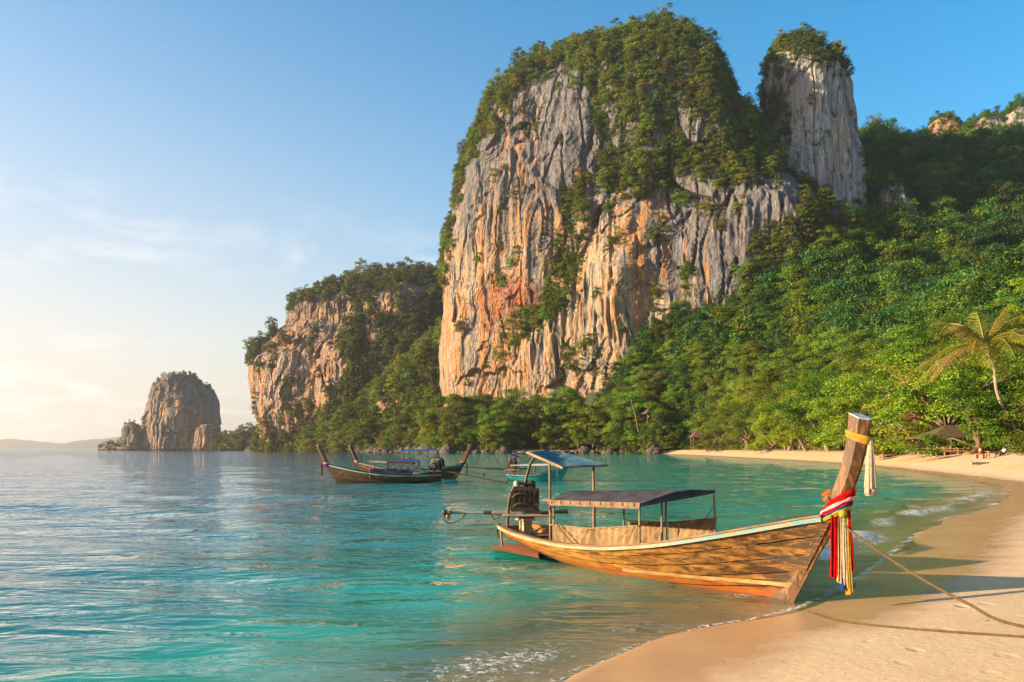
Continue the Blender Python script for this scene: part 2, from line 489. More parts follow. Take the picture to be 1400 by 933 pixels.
_m = HC[:, 2].mean()
_W = np.linalg.solve(_D + np.eye(len(HC)) * 2.0, HC[:, 2] - _m)
def hill_z(x, y):
    x = np.asarray(x, float); y = np.asarray(y, float)
    z = np.full(x.shape, _m)
    for i in range(len(HC)):
        z = z + _W[i] * np.hypot(x - HC[i, 0], y - HC[i, 1])
    z = z + fbm(x / 28, y / 28, 2.2, 3) * (1 + 0.05 * np.clip(z, 0, 120))
    return z
def land_z(x, y):
    sd = shore_dist(x, y)
    w = sstep(14, 34, sd)
    return beach_z(sd, x, y) * (1 - w) + np.maximum(hill_z(x, y), 1.2) * w

# ---------------------------------------------------------------- beach and sea bed
def graded(c, lo, hi, d0, g):
    a = [c]; d = d0
    while a[-1] < hi: a.append(a[-1] + d); d *= g
    b = [c]; d = d0
    while b[-1] > lo: b.append(b[-1] - d); d *= g
    return np.array(b[:0:-1] + a)

def mat_sand():
    t = NT('sand')
    a = t.attr('wet').outputs['Fac']; fp = t.attr('rough_sand').outputs['Fac']
    v = t.coords()
    n1 = t.noise(v, 0.5, 5, 0.6); n2 = t.noise(v, 9.0, 5, 0.6); n3 = t.noise(v, 60.0, 3, 0.6); n4 = t.noise(v, 1.6, 6, 0.65)
    dry = t.mix(t.mr(n1, 0.3, 0.7), (0.46, 0.32, 0.165), (0.555, 0.40, 0.225))
    dry = t.mix(t.mr(n3, 0.3, 0.75, 0, 0.25), dry, (0.38, 0.27, 0.16))
    deb = t.noise(v, 26.0, 2, 0.5)
    dry = t.mix(t.mr(deb, 0.73, 0.78, 0, 0.6), dry, (0.16, 0.10, 0.05))
    wetc = t.mix(t.mr(n1, 0.3, 0.7), (0.38, 0.225, 0.105), (0.47, 0.29, 0.15))
    wm = t.mr(t.m('ADD', a, t.m('MULTIPLY', t.m('SUBTRACT', n4, 0.5), 0.42)), 0.36, 0.60)
    c = t.mix(wm, dry, wetc)
    c = t.mix(t.mr(a, 1.0, 1.12), c, t.mix(t.mr(n1, 0.3, 0.7), (0.56, 0.41, 0.235), (0.66, 0.50, 0.30)))
    rough = t.mr(wm, 0, 1, 0.95, 0.20)
    h = t.m('ADD', t.m('MULTIPLY', n2, 0.6), t.m('MULTIPLY', n3, 0.15))
    foot = t.noise(v, 3.2, 3, 0.6)
    h2 = t.m('ADD', h, t.m('MULTIPLY', t.m('MULTIPLY', foot, fp), 6.0))
    vp = t.n('ShaderNodeTexVoronoi', i_Scale=1.0, i_Randomness=1.0); t.l(t.coords((2.1, 1.15, 1.0)), vp.inputs['Vector'])
    pit = t.m('MULTIPLY', t.mr(vp.outputs['Distance'], 0.10, 0.22, -1.0, 0.0), t.mr(n1, 0.42, 0.58))
    h2 = t.m('ADD', h2, t.m('MULTIPLY', pit, 0.9))
    bs = t.m('MULTIPLY', t.mr(wm, 0, 1, 0.45, 0.05), 1.0)
    b = t.n('ShaderNodeBump', i_Distance=0.05); t.l(h2, b.inputs['Height']); t.l(bs, b.inputs['Strength'])
    return t.done(t.principled(c, rough, b.outputs[0], 0.45))
M['sand'] = mat_sand()

xs = graded(5.0, -70, 130, 0.11, 1.018); ys = graded(13.0, -25, 440, 0.11, 1.014)
GX, GY = np.meshgrid(xs, ys)
sdB = shore_dist(GX, GY)
zB = beach_z(sdB, GX, GY)
zB = np.where(sdB > 30, zB - 0.6 * sstep(30, 40, sdB), zB)
inner = 0.15 * perlin(GX * 0.35, GY * 0.35, 5.5) + 0.1 * perlin(GX * 1.1, GY * 1.1, 2.5)
reach = np.interp(GY, [0, 12, 16, 24, 40, 100], [1.6, 1.6, 2.0, 2.4, 2.2, 1.2])     # how far the swash wets the sand
wet = 1.0 - 0.5 * np.clip((sdB + inner * 1.6 * (sdB > -0.3)) / reach, -1, 2)
foot = sstep(2.5, 6, sdB) * sstep(30, 60, GY)
V = np.stack([GX, GY, zB], -1).reshape(-1, 3)
F = grid_faces(len(xs), len(ys))
keep = (sdB.reshape(-1)[F] < 42).all(1)
beach = link('beach', raw_mesh('beach', V, F[keep], True, {'wet': wet.ravel(), 'rough_sand': foot.ravel()}), M['sand'], kind='structure',
             label='pale golden sand beach curving round the bay')

# ---------------------------------------------------------------- sea
def mat_sea():
    t = NT('sea_water')
    d = t.attr('depth').outputs['Fac']; fo = t.attr('foam').outputs['Fac']
    v = t.coords(); va = t.coords((0.5, 1.25, 1.0)); vb = t.coords((0.6, 1.5, 1.0))
    n_big = t.noise(va, 0.22, 3, 0.5, 0.3)
    n_mid = t.noise(va, 0.72, 4, 0.55, 0.35)
    n_fine = t.noise(vb, 2.6, 3, 0.5, 0.3)
    sh = t.mr(d, 0.02, 0.9, 0.25, 1.0)
    h = t.m('ADD', t.m('ADD', t.m('MULTIPLY', n_big, 0.21), t.m('MULTIPLY', n_mid, 0.24)), t.m('MULTIPLY', n_fine, 0.036))
    b = t.n('ShaderNodeBump', i_Distance=1.0); t.l(h, b.inputs['Height']); t.l(sh, b.inputs['Strength'])
    nb = b.outputs[0]
    patch = t.noise(v, 0.045, 3, 0.5)
    body = t.ramp(t.mr(t.m('ADD', d, t.m('MULTIPLY', t.m('SUBTRACT', patch, 0.5), 1.2)), 0.0, 7.0),
                  [(0.0, (0.22, 0.30, 0.17)), (0.06, (0.07, 0.32, 0.23)), (0.16, (0.014, 0.26, 0.20)), (0.30, (0.008, 0.205, 0.165)), (0.5, (0.003, 0.092, 0.112)), (1.0, (0.002, 0.05, 0.082))])
    df = t.n('ShaderNodeBsdfDiffuse'); t.l(body, df.inputs[0])
    tp = t.n('ShaderNodeBsdfTransparent'); tp.inputs[0].default_value = (0.90, 0.97, 0.93, 1)
    ex = t.m('SUBTRACT', 1.0, t.m('EXPONENT', t.m('MULTIPLY', d, -1.55)), True)
    m1 = t.n('ShaderNodeMixShader'); t.l(ex, m1.inputs[0]); t.l(tp.outputs[0], m1.inputs[1]); t.l(df.outputs[0], m1.inputs[2])
    gl = t.n('ShaderNodeBsdfGlossy', i_Roughness=0.025); gl.inputs[0].default_value = (1, 1, 1, 1); t.l(nb, gl.inputs['Normal'])
    fr = t.n('ShaderNodeFresnel', i_IOR=1.33); t.l(nb, fr.inputs['Normal'])
    m2 = t.n('ShaderNodeMixShader'); t.l(t.m('MULTIPLY', t.m('MINIMUM', fr.outputs[0], 0.9), t.mr(d, 0.1, 1.0, 0.72, 1.0)), m2.inputs[0]); t.l(m1.outputs[0], m2.inputs[1]); t.l(gl.outputs[0], m2.inputs[2])
    # foam: lacy bubbles breaking up a soft mask
    vo = t.n('ShaderNodeTexVoronoi', feature='DISTANCE_TO_EDGE', i_Scale=7.5)
    wv = t.n('ShaderNodeVectorMath', operation='ADD'); nz = t.n('ShaderNodeTexNoise', i_Scale=2.5, i_Detail=4.0)
    t.l(v, nz.inputs['Vector']); t.l(v, wv.inputs[0]); t.l(nz.outputs[1], wv.inputs[1]); t.l(wv.outputs[0], vo.inputs['Vector'])
    lace = t.mr(vo.outputs[0], 0.0, 0.13, 1.0, 0.0)
    fn = t.noise(v, 7.0, 5, 0.7)
    fm = t.m('ADD', t.m('MULTIPLY', fo, 1.25), t.m('MULTIPLY', t.m('ADD', t.m('MULTIPLY', lace, 0.35), t.m('SUBTRACT', fn, 0.70)), 1.7))
    fm = t.m('MULTIPLY', t.mr(fm, 0.38, 0.80), t.mr(fo, 0.04, 0.35), True)
    fd = t.n('ShaderNodeBsdfDiffuse'); fd.inputs[0].default_value = (0.82, 0.82, 0.80, 1)
    t.l(t.bump(fn, 0.6, 0.05), fd.inputs['Normal'])
    m3 = t.n('ShaderNodeMixShader'); t.l(fm, m3.inputs[0]); t.l(m2.outputs[0], m3.inputs[1]); t.l(fd.outputs[0], m3.inputs[2])
    return t.done(m3.outputs[0])
M['sea'] = mat_sea()

xs = graded(4.0, -12500, 12500, 0.075, 1.026); ys = graded(13.5, -60, 14000, 0.075, 1.024)
SX, SY = np.meshgrid(xs, ys)
sdS = shore_dist(SX, SY)
depth = np.clip(-beach_z(sdS, SX, SY), 0, 7)
depth = np.clip(depth * (1 + 1.5 * sstep(1.0, -9.0, SX)), 0, 7)
depth = np.minimum(depth, 2.0 + 5.0 * sstep(8, -40, SX + 0.12 * (SY - 40) * (SY > 40)) + 3.0 * sstep(300, 500, SY))
spac = np.maximum(np.gradient(xs)[None, :], np.gradient(ys)[:, None])
rw = np.random.RandomState(3)
zS = np.zeros_like(SX)
for i in range(26):
    lam = 0.8 * 1.105 ** i
    th = R(-97 + rw.normal() * 19)
    k = 2 * math.pi / lam
    amp = 0.0075 * lam * (1.0 if lam < 3 else 0.6)
    w = 1 - sstep(lam / 6, lam / 2.6, spac)
    ph = k * (SX * math.cos(th) + SY * math.sin(th)) + rw.uniform(0, 6.28)
    s_ = np.sin(ph)
    zS += amp * w * (s_ + 0.25 * np.cos(2 * ph))
gust = 0.7 + 0.6 * fbm(SX / 9, SY / 9, 0.3, 2)
zS *= np.clip(gust, 0.3, 1.5) * (0.10 + 0.90 * sstep(0.05, 1.3, depth))
# small breakers running in along the beach
along = perlin(SX * 0.16, SY * 0.16, 8.8)
near = np.exp(-((SY - 14) / 60) ** 2)
def breaker(off, width, amp, lo, hi, seed):
    wob = off + 0.55 * perlin(SX * 0.3, SY * 0.3, seed) + 0.15 * perlin(SX * 1.3, SY * 1.3, seed + 5)
    q = (sdS + wob) / width
    gate = sstep(lo[0], lo[1], SY) * (1 - sstep(hi[0], hi[1], SY))
    prof = np.where(q > 0, np.exp(-(q * 1.8) ** 2), np.exp(-(q * 0.55) ** 2))
    fm = np.where(q > 0, np.exp(-(q * 0.7) ** 2), np.exp(-(q * 1.1) ** 2))
    return amp * prof * gate, fm * gate
b1, f1 = breaker(1.35, 0.60, 0.16, (18.0, 19.5), (23.5, 26.5), 2.0)
b2, f2 = breaker(1.5, 0.45, 0.09, (25, 29), (44, 58), 5.0)
b3, f3 = breaker(0.9, 0.60, 0.022, (6.0, 7.5), (11.5, 13.0), 9.0)
b4, f4 = breaker(4.6, 0.7, 0.10, (23, 27), (36, 42), 12.0)
b5, f5 = breaker(2.4, 0.9, 0.022, (7.5, 9.5), (12.5, 14.5), 15.0)
zS += b1 + b2 + b3 + b4 + b5
cr = 0.5 + 0.9 * perlin(SX * 0.55, SY * 0.55, 3.9)
foam = 0.66 * f1 * np.clip(cr + 0.25, 0.1, 1) + 0.72 * f2 * np.clip(cr + 0.15, 0, 1) + 0.30 * f3 * np.clip(cr + 0.3, 0, 1) + 0.4 * f4 * np.clip(cr, 0, 1) + 0.28 * f5 * np.clip(cr, 0, 1)
edge = np.exp(-((sdS + 0.10 + 0.12 * perlin(SX * 1.1, SY * 1.1, 2.1)) / 0.085) ** 2) * (0.36 + 0.5 * np.clip(perlin(SX * 0.7, SY * 0.7, 6.1) + 0.3, 0, 1)) * (SY < 130)
edge2 = np.exp(-((sdS + 0.55 + 0.3 * perlin(SX * 0.5, SY * 0.5, 1.1)) / 0.3) ** 2) * 0.33 * np.clip(cr, 0, 1) * (SY < 60)
foam = np.clip(np.maximum.reduce([foam, edge, edge2]), 0, 1)
# wash against the grounded bow
bow = np.hypot((SX - 3.85) / 0.55, (SY - 14.15) / 0.3)
foam = np.maximum(foam, 0.36 * np.exp(-bow ** 2)); zS += 0.03 * np.exp(-bow ** 2)
zS += 0.02 * sstep(2.5, -0.5, sdS) * 0
V = np.stack([SX, SY, zS], -1).reshape(-1, 3)
F = grid_faces(len(xs), len(ys))
keep = (sdS.reshape(-1)[F] < 3.0).any(1)
sea = link('sea', raw_mesh('sea', V, F[keep], True, {'depth': depth.ravel(), 'foam': foam.ravel()}), M['sea'], kind='structure',
           label='calm turquoise sea of the bay')

# ---------------------------------------------------------------- wooded hillside
xs = np.arange(-70, 560, 4.5); ys = np.arange(30, 680, 4.5)
HX, HY = np.meshgrid(xs, ys)
sdH = shore_dist(HX, HY)
zH = land_z(HX, HY)
zH = np.where(sdH < 24, zH - 1.2 * sstep(24, 12, sdH), zH)
V = np.stack([HX, HY, zH], -1).reshape(-1, 3)
F = grid_faces(len(xs), len(ys))
keep = (sdH.reshape(-1)[F] > 10).all(1)
hillside = link('hillside', raw_mesh('hillside', V, F[keep], True), M['soil'], kind='structure', label='steep jungle-covered slope behind the beach')

# ---------------------------------------------------------------- lofted limestone towers
def loft(name, left, right, Ys, b_front, b_back, skew=0.0, p=2.4, nf=300, nb=60, nz=200, amp=1.0, flute=1.0, mat='rock', seed=0.0,
         lean=1.0, tilt=0.0, topk=0.3, slots=None, tint=None, label=None, zmin=-4.0, alcove=None):
    """silhouette rows (photo pixels) at distance Ys -> closed tower; front bulges b_front towards the viewer"""
    def prof(P, Yq):
        P = sorted(P, key=lambda q: -q[1]); top = P[-1][1]
        Yt = np.array([Yq + (Ys - b_front * topk - Yq) * sstep(top + 130, top, q[1]) for q in P])
        z = np.array([CAMH + (HOR - q[1]) / K * y_ for q, y_ in zip(P, Yt)]); x = np.array([(q[0] - 700) / K * y_ for q, y_ in zip(P, Yt)])
        return z, x
    zl, xl = prof(left, Ys - tilt); zr, xr = prof(right, Ys + tilt)
    zt = min(zl.max(), zr.max())
    zz = np.linspace(zmin, zt, 1500)
    XL = np.interp(zz, zl, xl); XR = np.interp(zz, zr, xr)
    ker = np.hanning(25); ker /= ker.sum()
    XLs = np.convolve(np.pad(XL, 12, 'edge'), ker, 'valid'); XRs = np.convolve(np.pad(XR, 12, 'edge'), ker, 'valid')
    wmax = (XRs - XLs).max()
    ds = np.sqrt(np.gradient(zz) ** 2 + 0.5 * np.gradient(XLs) ** 2 + 0.5 * np.gradient(XRs) ** 2)
    s = np.cumsum(ds); s = (s - s[0]) / (s[-1] - s[0])
    zi = np.interp(np.linspace(0, 1, nz), s, zz)
    XL = np.interp(zi, zz, XLs); XR = np.interp(zi, zz, XRs)
    th = np.concatenate([np.linspace(0, math.pi, nf, endpoint=False), np.linspace(math.pi, 2 * math.pi, nb, endpoint=False)])
    c = -np.cos(th); sn = np.sin(th)
    u = np.sign(c) * np.abs(c) ** (2 / p); v = np.sign(sn) * np.abs(sn) ** (2 / p)
    vv = np.where(v > 0, v * (1 + skew * u), v)
    wid = np.maximum(XR - XL, 0.02)
    sy = (wid / wmax) ** lean
    X = (XL + XR)[:, None] / 2 + wid[:, None] / 2 * u[None, :]
    bb = np.where(v > 0, b_front, b_back)
    Y = Ys + tilt * u[None, :] * sy[:, None] - (vv * bb)[None, :] * sy[:, None]
    Z = np.repeat(zi[:, None], len(th), 1)
    P = np.stack([X, Y, Z], -1)
    du = np.roll(P, -1, 1) - np.roll(P, 1, 1); dv = np.gradient(P, axis=0)
    N = np.cross(du, dv); N /= np.linalg.norm(N, axis=2)[..., None] + 1e-9
    Nh = N.copy(); Nh[..., 2] *= 0.6
    x, y, z = X + seed * 31, Y + seed * 17, Z
    wx = x + 5 * perlin(x / 19, y / 19, z / 40); wy = y + 5 * perlin(x / 19, y / 19, z / 40 + 9)
    disp = 9.0 * perlin(x / 62, y / 62, z / 75 + 3) + 7.0 * perlin(wx / 26, wy / 26, z / 60 + 7)
    rid = 1 - 2.4 * np.abs(perlin(wx / 15, wy / 15, z / 90 + 1))
    disp += 2.6 * rid
    fl = 1.5 * (1 - 2.6 * np.abs(perlin(wx / 5.6, wy / 5.6, z / 75 + 5))) + 0.9 * (1 - 2.8 * np.abs(perlin(wx / 2.6, wy / 2.6, z / 38 + 8))) + 0.75 * perlin(x / 1.9, y / 1.9, z / 7)
    crk = np.clip(1 - np.abs(perlin(wx / 9.0, wy / 9.0, z / 60 + 15)) / 0.05, 0, 1)
    flmod = 0.30 + 1.0 * sstep(-0.22, 0.28, perlin(x / 42, y / 42, z / 48 + 30))
    blk = perlin(wx / 8.5, wy / 8.5, z / 10 + 33); blk = np.floor(blk * 5) / 5          # broken blocks between the flutes
    disp += flute * (fl * flmod - 2.4 * crk) + 3.0 * blk * (1.35 - flmod)
    # ledges with overhanging lips: each course cuts deeper upward, then steps out
    ph = z / 46 + 1.5 * perlin(x / 34, y / 34, z / 90 + 2) + 0.55 * perlin(wx / 11, wy / 11, z / 30 + 4)
    saw = ph - np.floor(ph)
    msk = sstep(-0.15, 0.25, perlin(x / 40, y / 40, z / 50 + 20))
    disp += -5.2 * msk * saw ** 1.7
    ph2 = z / 15 + 1.3 * perlin(x / 12, y / 12, z / 40 + 6) + 0.4 * perlin(wx / 4, wy / 4, z / 14)
    saw2 = ph2 - np.floor(ph2)
    disp += -1.5 * sstep(0.0, 0.3, perlin(x / 18, y / 18, z / 22 + 11)) * saw2 ** 1.5
    disp += 0.8 * perlin(x / 6, y / 6, z / 4 + 6) + 0.9 * perlin(x / 16, y / 16, z / 11)
    topfade = np.clip((zt - zi) / (0.05 * zt + 1), 0.15, 1)[:, None]
    edge = np.clip(1 - np.abs(u), 0, 1)[None, :]
    damp = 0.35 + 0.65 * sstep(0.0, 0.25, edge)
    disp = disp * amp * topfade * damp
    ppx, ppy = proj(P)
    if slots is not None:
        disp = disp + slots(ppx, ppy, x, y, z)
    P = P + Nh * disp[..., None]
    Pf = P.reshape(-1, 3)
    F = grid_faces(len(th), nz, True)
    tv = tint(*proj(P), z) if tint is not None else np.stack([0.3 + 0 * z, 0.5 + 0 * z, 0.3 + 0 * z], -1)
    me = raw_mesh(name, Pf, F, False, {'tint': tv.reshape(-1, 3)})
    o = link(name, me, M[mat], kind='structure', label=label)
    return o, Pf, F

def face_data(V, F):
    a, b, c, d = V[F[:, 0]], V[F[:, 1]], V[F[:, 2]], V[F[:, 3]]
    n = np.cross(c - a, d - b) * 0.5
    area = np.linalg.norm(n, axis=1)
    return (a + b + c + d) / 4, n / (area[:, None] + 1e-9), area

FOL = {}          # foliage points per stuff object
def scatter(V, F, dens_fn, key, scale, rs, spread=0.25, lift=0.0, zc=0.6):
    C, N, A = face_data(V, F)
    px, py = proj(C)
    d = dens_fn(px, py, C, N)
    lam = np.clip(A * d, 0, 6)
    cnt = rs.poisson(lam)
    idx = np.repeat(np.arange(len(C)), cnt)
    Pn = C[idx] + rs.normal(0, 0.5, (len(idx), 3)) + N[idx] * lift
    sc_ = rs.uniform(scale[0], scale[1], len(idx)) * (1 + spread * rs.normal(0, 1, len(idx)).clip(-1.5, 2))
    Pn[:, 2] -= sc_ * 0.12
    FOL.setdefault(key, []).append((Pn, np.clip(sc_, scale[0] * 0.6, scale[1] * 1.6)))
rsF = np.random.RandomState(11)

# --- the big cliff
polyF1 = [(640, 215), (648, 165), (690, 118), (740, 55), (790, 15), (850, 2), (960, 25), (1020, 75), (1050, 125), (1090, 130), (1085, 215), (1062, 240),
          (1000, 268), (960, 255), (935, 250), (905, 275), (850, 272), (822, 262), (810, 205), (815, 140), (790, 100), (745, 92), (705, 135), (672, 190)]
polyF2 = [(806, 235), (795, 280), (800, 330), (796, 380), (770, 430), (735, 465), (695, 478), (684, 460), (706, 432), (742, 415), (756, 370), (764, 320), (770, 275), (790, 250)]
polyF3 = [(600, 390), (600, 300), (625, 205), (648, 200), (640, 240), (625, 300), (618, 350), (614, 395)]
polyBare = [(925, 145), (962, 150), (972, 200), (940, 215), (925, 190)]
polyFs = [[(900, 290), (912, 290), (912, 345), (902, 345)], [(925, 375), (946, 368), (946, 400), (928, 402)], [(765, 470), (815, 470), (820, 530), (770, 520)],
          [(1030, 330), (1060, 315), (1075, 400), (1010, 400)], [(795, 25), (860, 12), (980, 45), (1005, 95), (950, 110), (850, 70)], [(890, 380), (905, 375), (905, 440), (888, 440)]]
def cliff_slots(px, py, x, y, z):
    d = np.zeros_like(px)
    # diagonal alcove lip running down to the right in the upper left of the face
    lx = np.interp(py, [155, 180, 215, 245, 265, 300], [688, 696, 716, 736, 758, 768])
    t = lx - px + 2.5 * perlin(px / 9, py / 9, 2.0)
    g = sstep(140, 175, py) * (1 - sstep(275, 330, py))
    d += g * (-4.6 * sstep(-2, 9, t) * (1 - sstep(22, 70, t)) + 2.2 * np.exp(-((t + 4) / 6) ** 2))
    # deep recess behind the vegetated gully
    gx = np.interp(py, [235, 300, 380, 430, 480], [795, 780, 775, 740, 690])
    d += -4.5 * np.exp(-((px - gx) / 22) ** 2) * sstep(220, 260, py) * (1 - sstep(470, 520, py))
    # the prow of the buttress right of the gully
    bx = np.interp(py, [230, 400, 520], [838, 842, 820])
    d += 5.0 * np.exp(-((px - bx) / 26) ** 2) * sstep(200, 300, py)
    # undercut foot
    d += -3.0 * sstep(520, 580, py)
    return d
def cliff_tint(px, py, z):
    nx = perlin(px / 60, py / 80, 1.0)
    def blob(cx, cy, rx, ry): return np.exp(-((px - cx) / rx) ** 2 - ((py - cy) / ry) ** 2)
    o = 0.15 + 0.5 * blob(670, 480, 80, 130) + 0.45 * blob(870, 430, 45, 110) + 0.5 * blob(720, 260, 60, 80) + 0.5 * nx
    r = 0.0 + 0.9 * blob(715, 410, 50, 55) + 1.0 * blob(1010, 320, 55, 70) + 0.5 * blob(770, 180, 40, 50) + 0.3 * blob(950, 330, 50, 60) + 0.25 * nx
    g = 0.40 + 0.8 * sstep(330, 120, py) * sstep(720, 800, px) + 0.5 * blob(650, 210, 50, 60) + 0.7 * sstep(840, 1000, px) + 0.35 * sstep(400, 200, py) - 0.5 * blob(860, 420, 70, 120) - 0.25 * blob(680, 450, 90, 120)
    return np.stack([np.clip(o, 0, 1.4), np.clip(g, 0, 1.5), np.clip(r, 0, 1.3)], -1)
cliffA, VA, FA = loft('cliff',
    [(598, 640), (603, 560), (603, 470), (609, 350), (624, 290), (646, 215), (660, 178), (698, 128), (740, 74), (790, 46), (830, 38), (858, 36)],
    [(1215, 640), (1180, 420), (1150, 330), (1100, 285), (1062, 250), (1038, 205), (1010, 160), (990, 126), (972, 98), (938, 72), (893, 50), (858, 36)],
    505, 72, 80, skew=0.28, nf=470, nb=40, nz=330, lean=0.75, tilt=-42, topk=0.4, slots=cliff_slots, tint=cliff_tint, seed=0.0,
    label='huge sheer limestone cliff with orange streaks above the bay')
def densA(px, py, C, N):
    vis = (N[:, 1] < 0.25)
    nz = perlin(px / 22, py / 22, 4.4)
    d = np.zeros(len(px))
    f1 = in_poly(px + 10 * perlin(px / 17, py / 17, 1.0), py + 10 * perlin(px / 17, py / 17, 7.0), polyF1)
    d = np.where(f1, 0.085 * sstep(-0.62, -0.2, nz + 0.3), d)
    d = np.where(in_poly(px + 7 * nz, py, polyF2), 0.075 * sstep(-0.45, 0.1, nz + 0.2), d)
    d = np.where(in_poly(px, py, polyF3), 0.05, d)
    for q in polyFs: d = np.where(in_poly(px, py, q), np.maximum(d, 0.05), d)
    d = np.where(in_poly(px, py, polyBare), 0.02, d)
    d = np.where(in_poly(px + 9 * nz, py + 9 * nz, [(985, 440), (1012, 400), (1030, 350), (1062, 322), (1090, 292), (1128, 280), (1150, 318), (1186, 326), (1240, 330), (1260, 470)]), 0.10, d)
    d = np.maximum(d, 0.02 * sstep(0.25, 0.6, N[:, 2]))
    d = np.where(~vis, 0.05 * sstep(0.2, 0.5, N[:, 2]), d)
    d = np.where(vis & (py > 560), 0.0, d)
    return d
scatter(VA, FA, densA, 'cliff', (4.2, 8.6), rsF)

# --- the pillar beside it
def pillar_tint(px, py, z):
    nx = perlin(px / 40, py / 80, 5.0)
    def blob(cx, cy, rx, ry): return np.exp(-((px - cx) / rx) ** 2 - ((py - cy) / ry) ** 2)
    return np.stack([np.clip(0.1 + nx, 0, 1), np.clip(0.35 + 0.4 * nx, 0, 1.5), np.clip(1.0 * blob(1040, 310, 45, 70), 0, 1)], -1)
cliffB, VB, FB = loft('rock_pillar',
    [(1030, 640), (1040, 420), (1050, 300), (1056, 200), (1056, 110), (1057, 90), (1062, 70), (1080, 58), (1102, 55)],
    [(1210, 640), (1190, 420), (1174, 300), (1170, 240), (1166, 180), (1164, 115), (1153, 90), (1128, 67), (1102, 55)],
    468, 30, 45, skew=0.0, nf=230, nb=30, nz=300, lean=0.6, amp=0.6, flute=1.1, tint=pillar_tint, mat='rock_grey', seed=3.0,
    label='tall grey limestone pillar standing right of the big cliff')
def densB(px, py, C, N):
    vis = (N[:, 1] < 0.25); nz = perlin(px / 16, py / 16, 2.4)
    d = np.where(in_poly(px, py, [(1045, 30), (1175, 30), (1175, 105), (1140, 108), (1110, 85), (1085, 118), (1045, 110)]), 0.07 * sstep(-0.6, 0.0, nz), 0)
    d = np.where(in_poly(px, py, [(1045, 20), (1175, 20), (1175, 78), (1045, 78)]), 0.10, d)
    d = np.where(in_poly(px, py, [(1040, 130), (1075, 120), (1082, 200), (1062, 240), (1040, 240)]), 0.09, d)
    d = np.where(in_poly(px + 8 * nz, py, [(1085, 308), (1128, 282), (1150, 318), (1190, 328), (1230, 430), (1060, 440), (1060, 370)]), 0.13, d)
    d = np.where(in_poly(px, py, [(1172, 80), (1186, 80), (1195, 300), (1180, 300)]), 0.03, d)
    d = np.maximum(d, 0.03 * sstep(0.3, 0.7, N[:, 2]))
    return np.where(~vis, 0.05 * sstep(0.2, 0.5, N[:, 2]), d)
scatter(VB, FB, densB, 'cliff', (3.4, 7.2), rsF)

# --- middle headland
def head_tint(px, py, z):
    nx = perlin(px / 30, py / 40, 5.0)
    g = 0.35 + 0.5 * sstep(450, 380, py) + 0.35 * nx
    return np.stack([np.clip(0.55 + nx, 0, 1.3), np.clip(g, 0, 1.4), np.clip(0.25 + nx, 0, 1)], -1)
cliffD, VD, FD = loft('headland',
    [(362, 640), (362, 600), (357, 560), (352, 520), (353, 498), (364, 484), (392, 448), (398, 424), (425, 406), (450, 394), (490, 384), (525, 384), (556, 374), (585, 371)],
    [(760, 640), (720, 560), (690, 480), (660, 420), (625, 395), (606, 382), (585, 371)],
    760, 95, 120, skew=0.1, nf=330, nb=40, nz=200, lean=0.9, amp=1.15, flute=1.0, tint=head_tint, mat='rock_far', seed=6.0,
    label='limestone headland behind the boats with green top and bare rock face')
rockD = [[(330, 512), (352, 486), (384, 446), (402, 420), (436, 404), (474, 396), (482, 430), (464, 466), (474, 520), (446, 560), (404, 588), (372, 606), (345, 614)],
         [(505, 400), (540, 398), (548, 440), (515, 446)], [(545, 390), (585, 392), (586, 425), (555, 432)], [(492, 450), (512, 442), (516, 480), (496, 486)]]
def densD(px, py, C, N):
    vis = (N[:, 1] < 0.25); nz = perlin(px / 14, py / 14, 8.4)
    d = np.full(len(px), 0.07)
    d *= sstep(-0.5, 0.0, nz + 0.22)
    wx, wy = px + 10 * perlin(px / 12, py / 12, 3.0), py + 10 * perlin(px / 12, py / 12, 6.0)
    for q in rockD: d = np.where(in_poly(wx, wy, q), 0.022 * sstep(0.12, 0.3, perlin(px / 9, py / 26, 3.3)), d)
    return np.where(~vis, 0.03 * sstep(0.0, 0.4, N[:, 2]), d)
scatter(VD, FD, densD, 'headland', (5.0, 9.5), rsF)
# --- wooded spur in front of the headland
cliffG, VG, FG = loft('wooded_spur',
    [(392, 660), (416, 624), (436, 614), (458, 596), (486, 572), (515, 548), (545, 522), (575, 488), (605, 455), (630, 432), (652, 418)],
    [(770, 640), (750, 540), (715, 458), (680, 428), (652, 418)],
    640, 62, 70, skew=0.1, nf=200, nb=30, nz=110, lean=0.9, amp=0.9, tint=head_tint, mat='rock', seed=9.0, label='wooded spur running down from the headland to the water')
def densG(px, py, C, N):
    vis = (N[:, 1] < 0.25); nz = perlin(px / 18, py / 18, 8.4)
    d = np.full(len(px), 0.085)
    d = np.where(in_poly(px + 6 * nz, py, [(498, 556), (548, 545), (552, 575), (500, 582)]), 0.006, d)
    d = np.where(in_poly(px + 8 * nz, py + 8 * nz, [(585, 470), (606, 450), (606, 520), (590, 530)]), 0.01, d)
    return np.where(~vis, 0.02, d)
scatter(VG, FG, densG, 'spur', (6.0, 11.0), rsF)

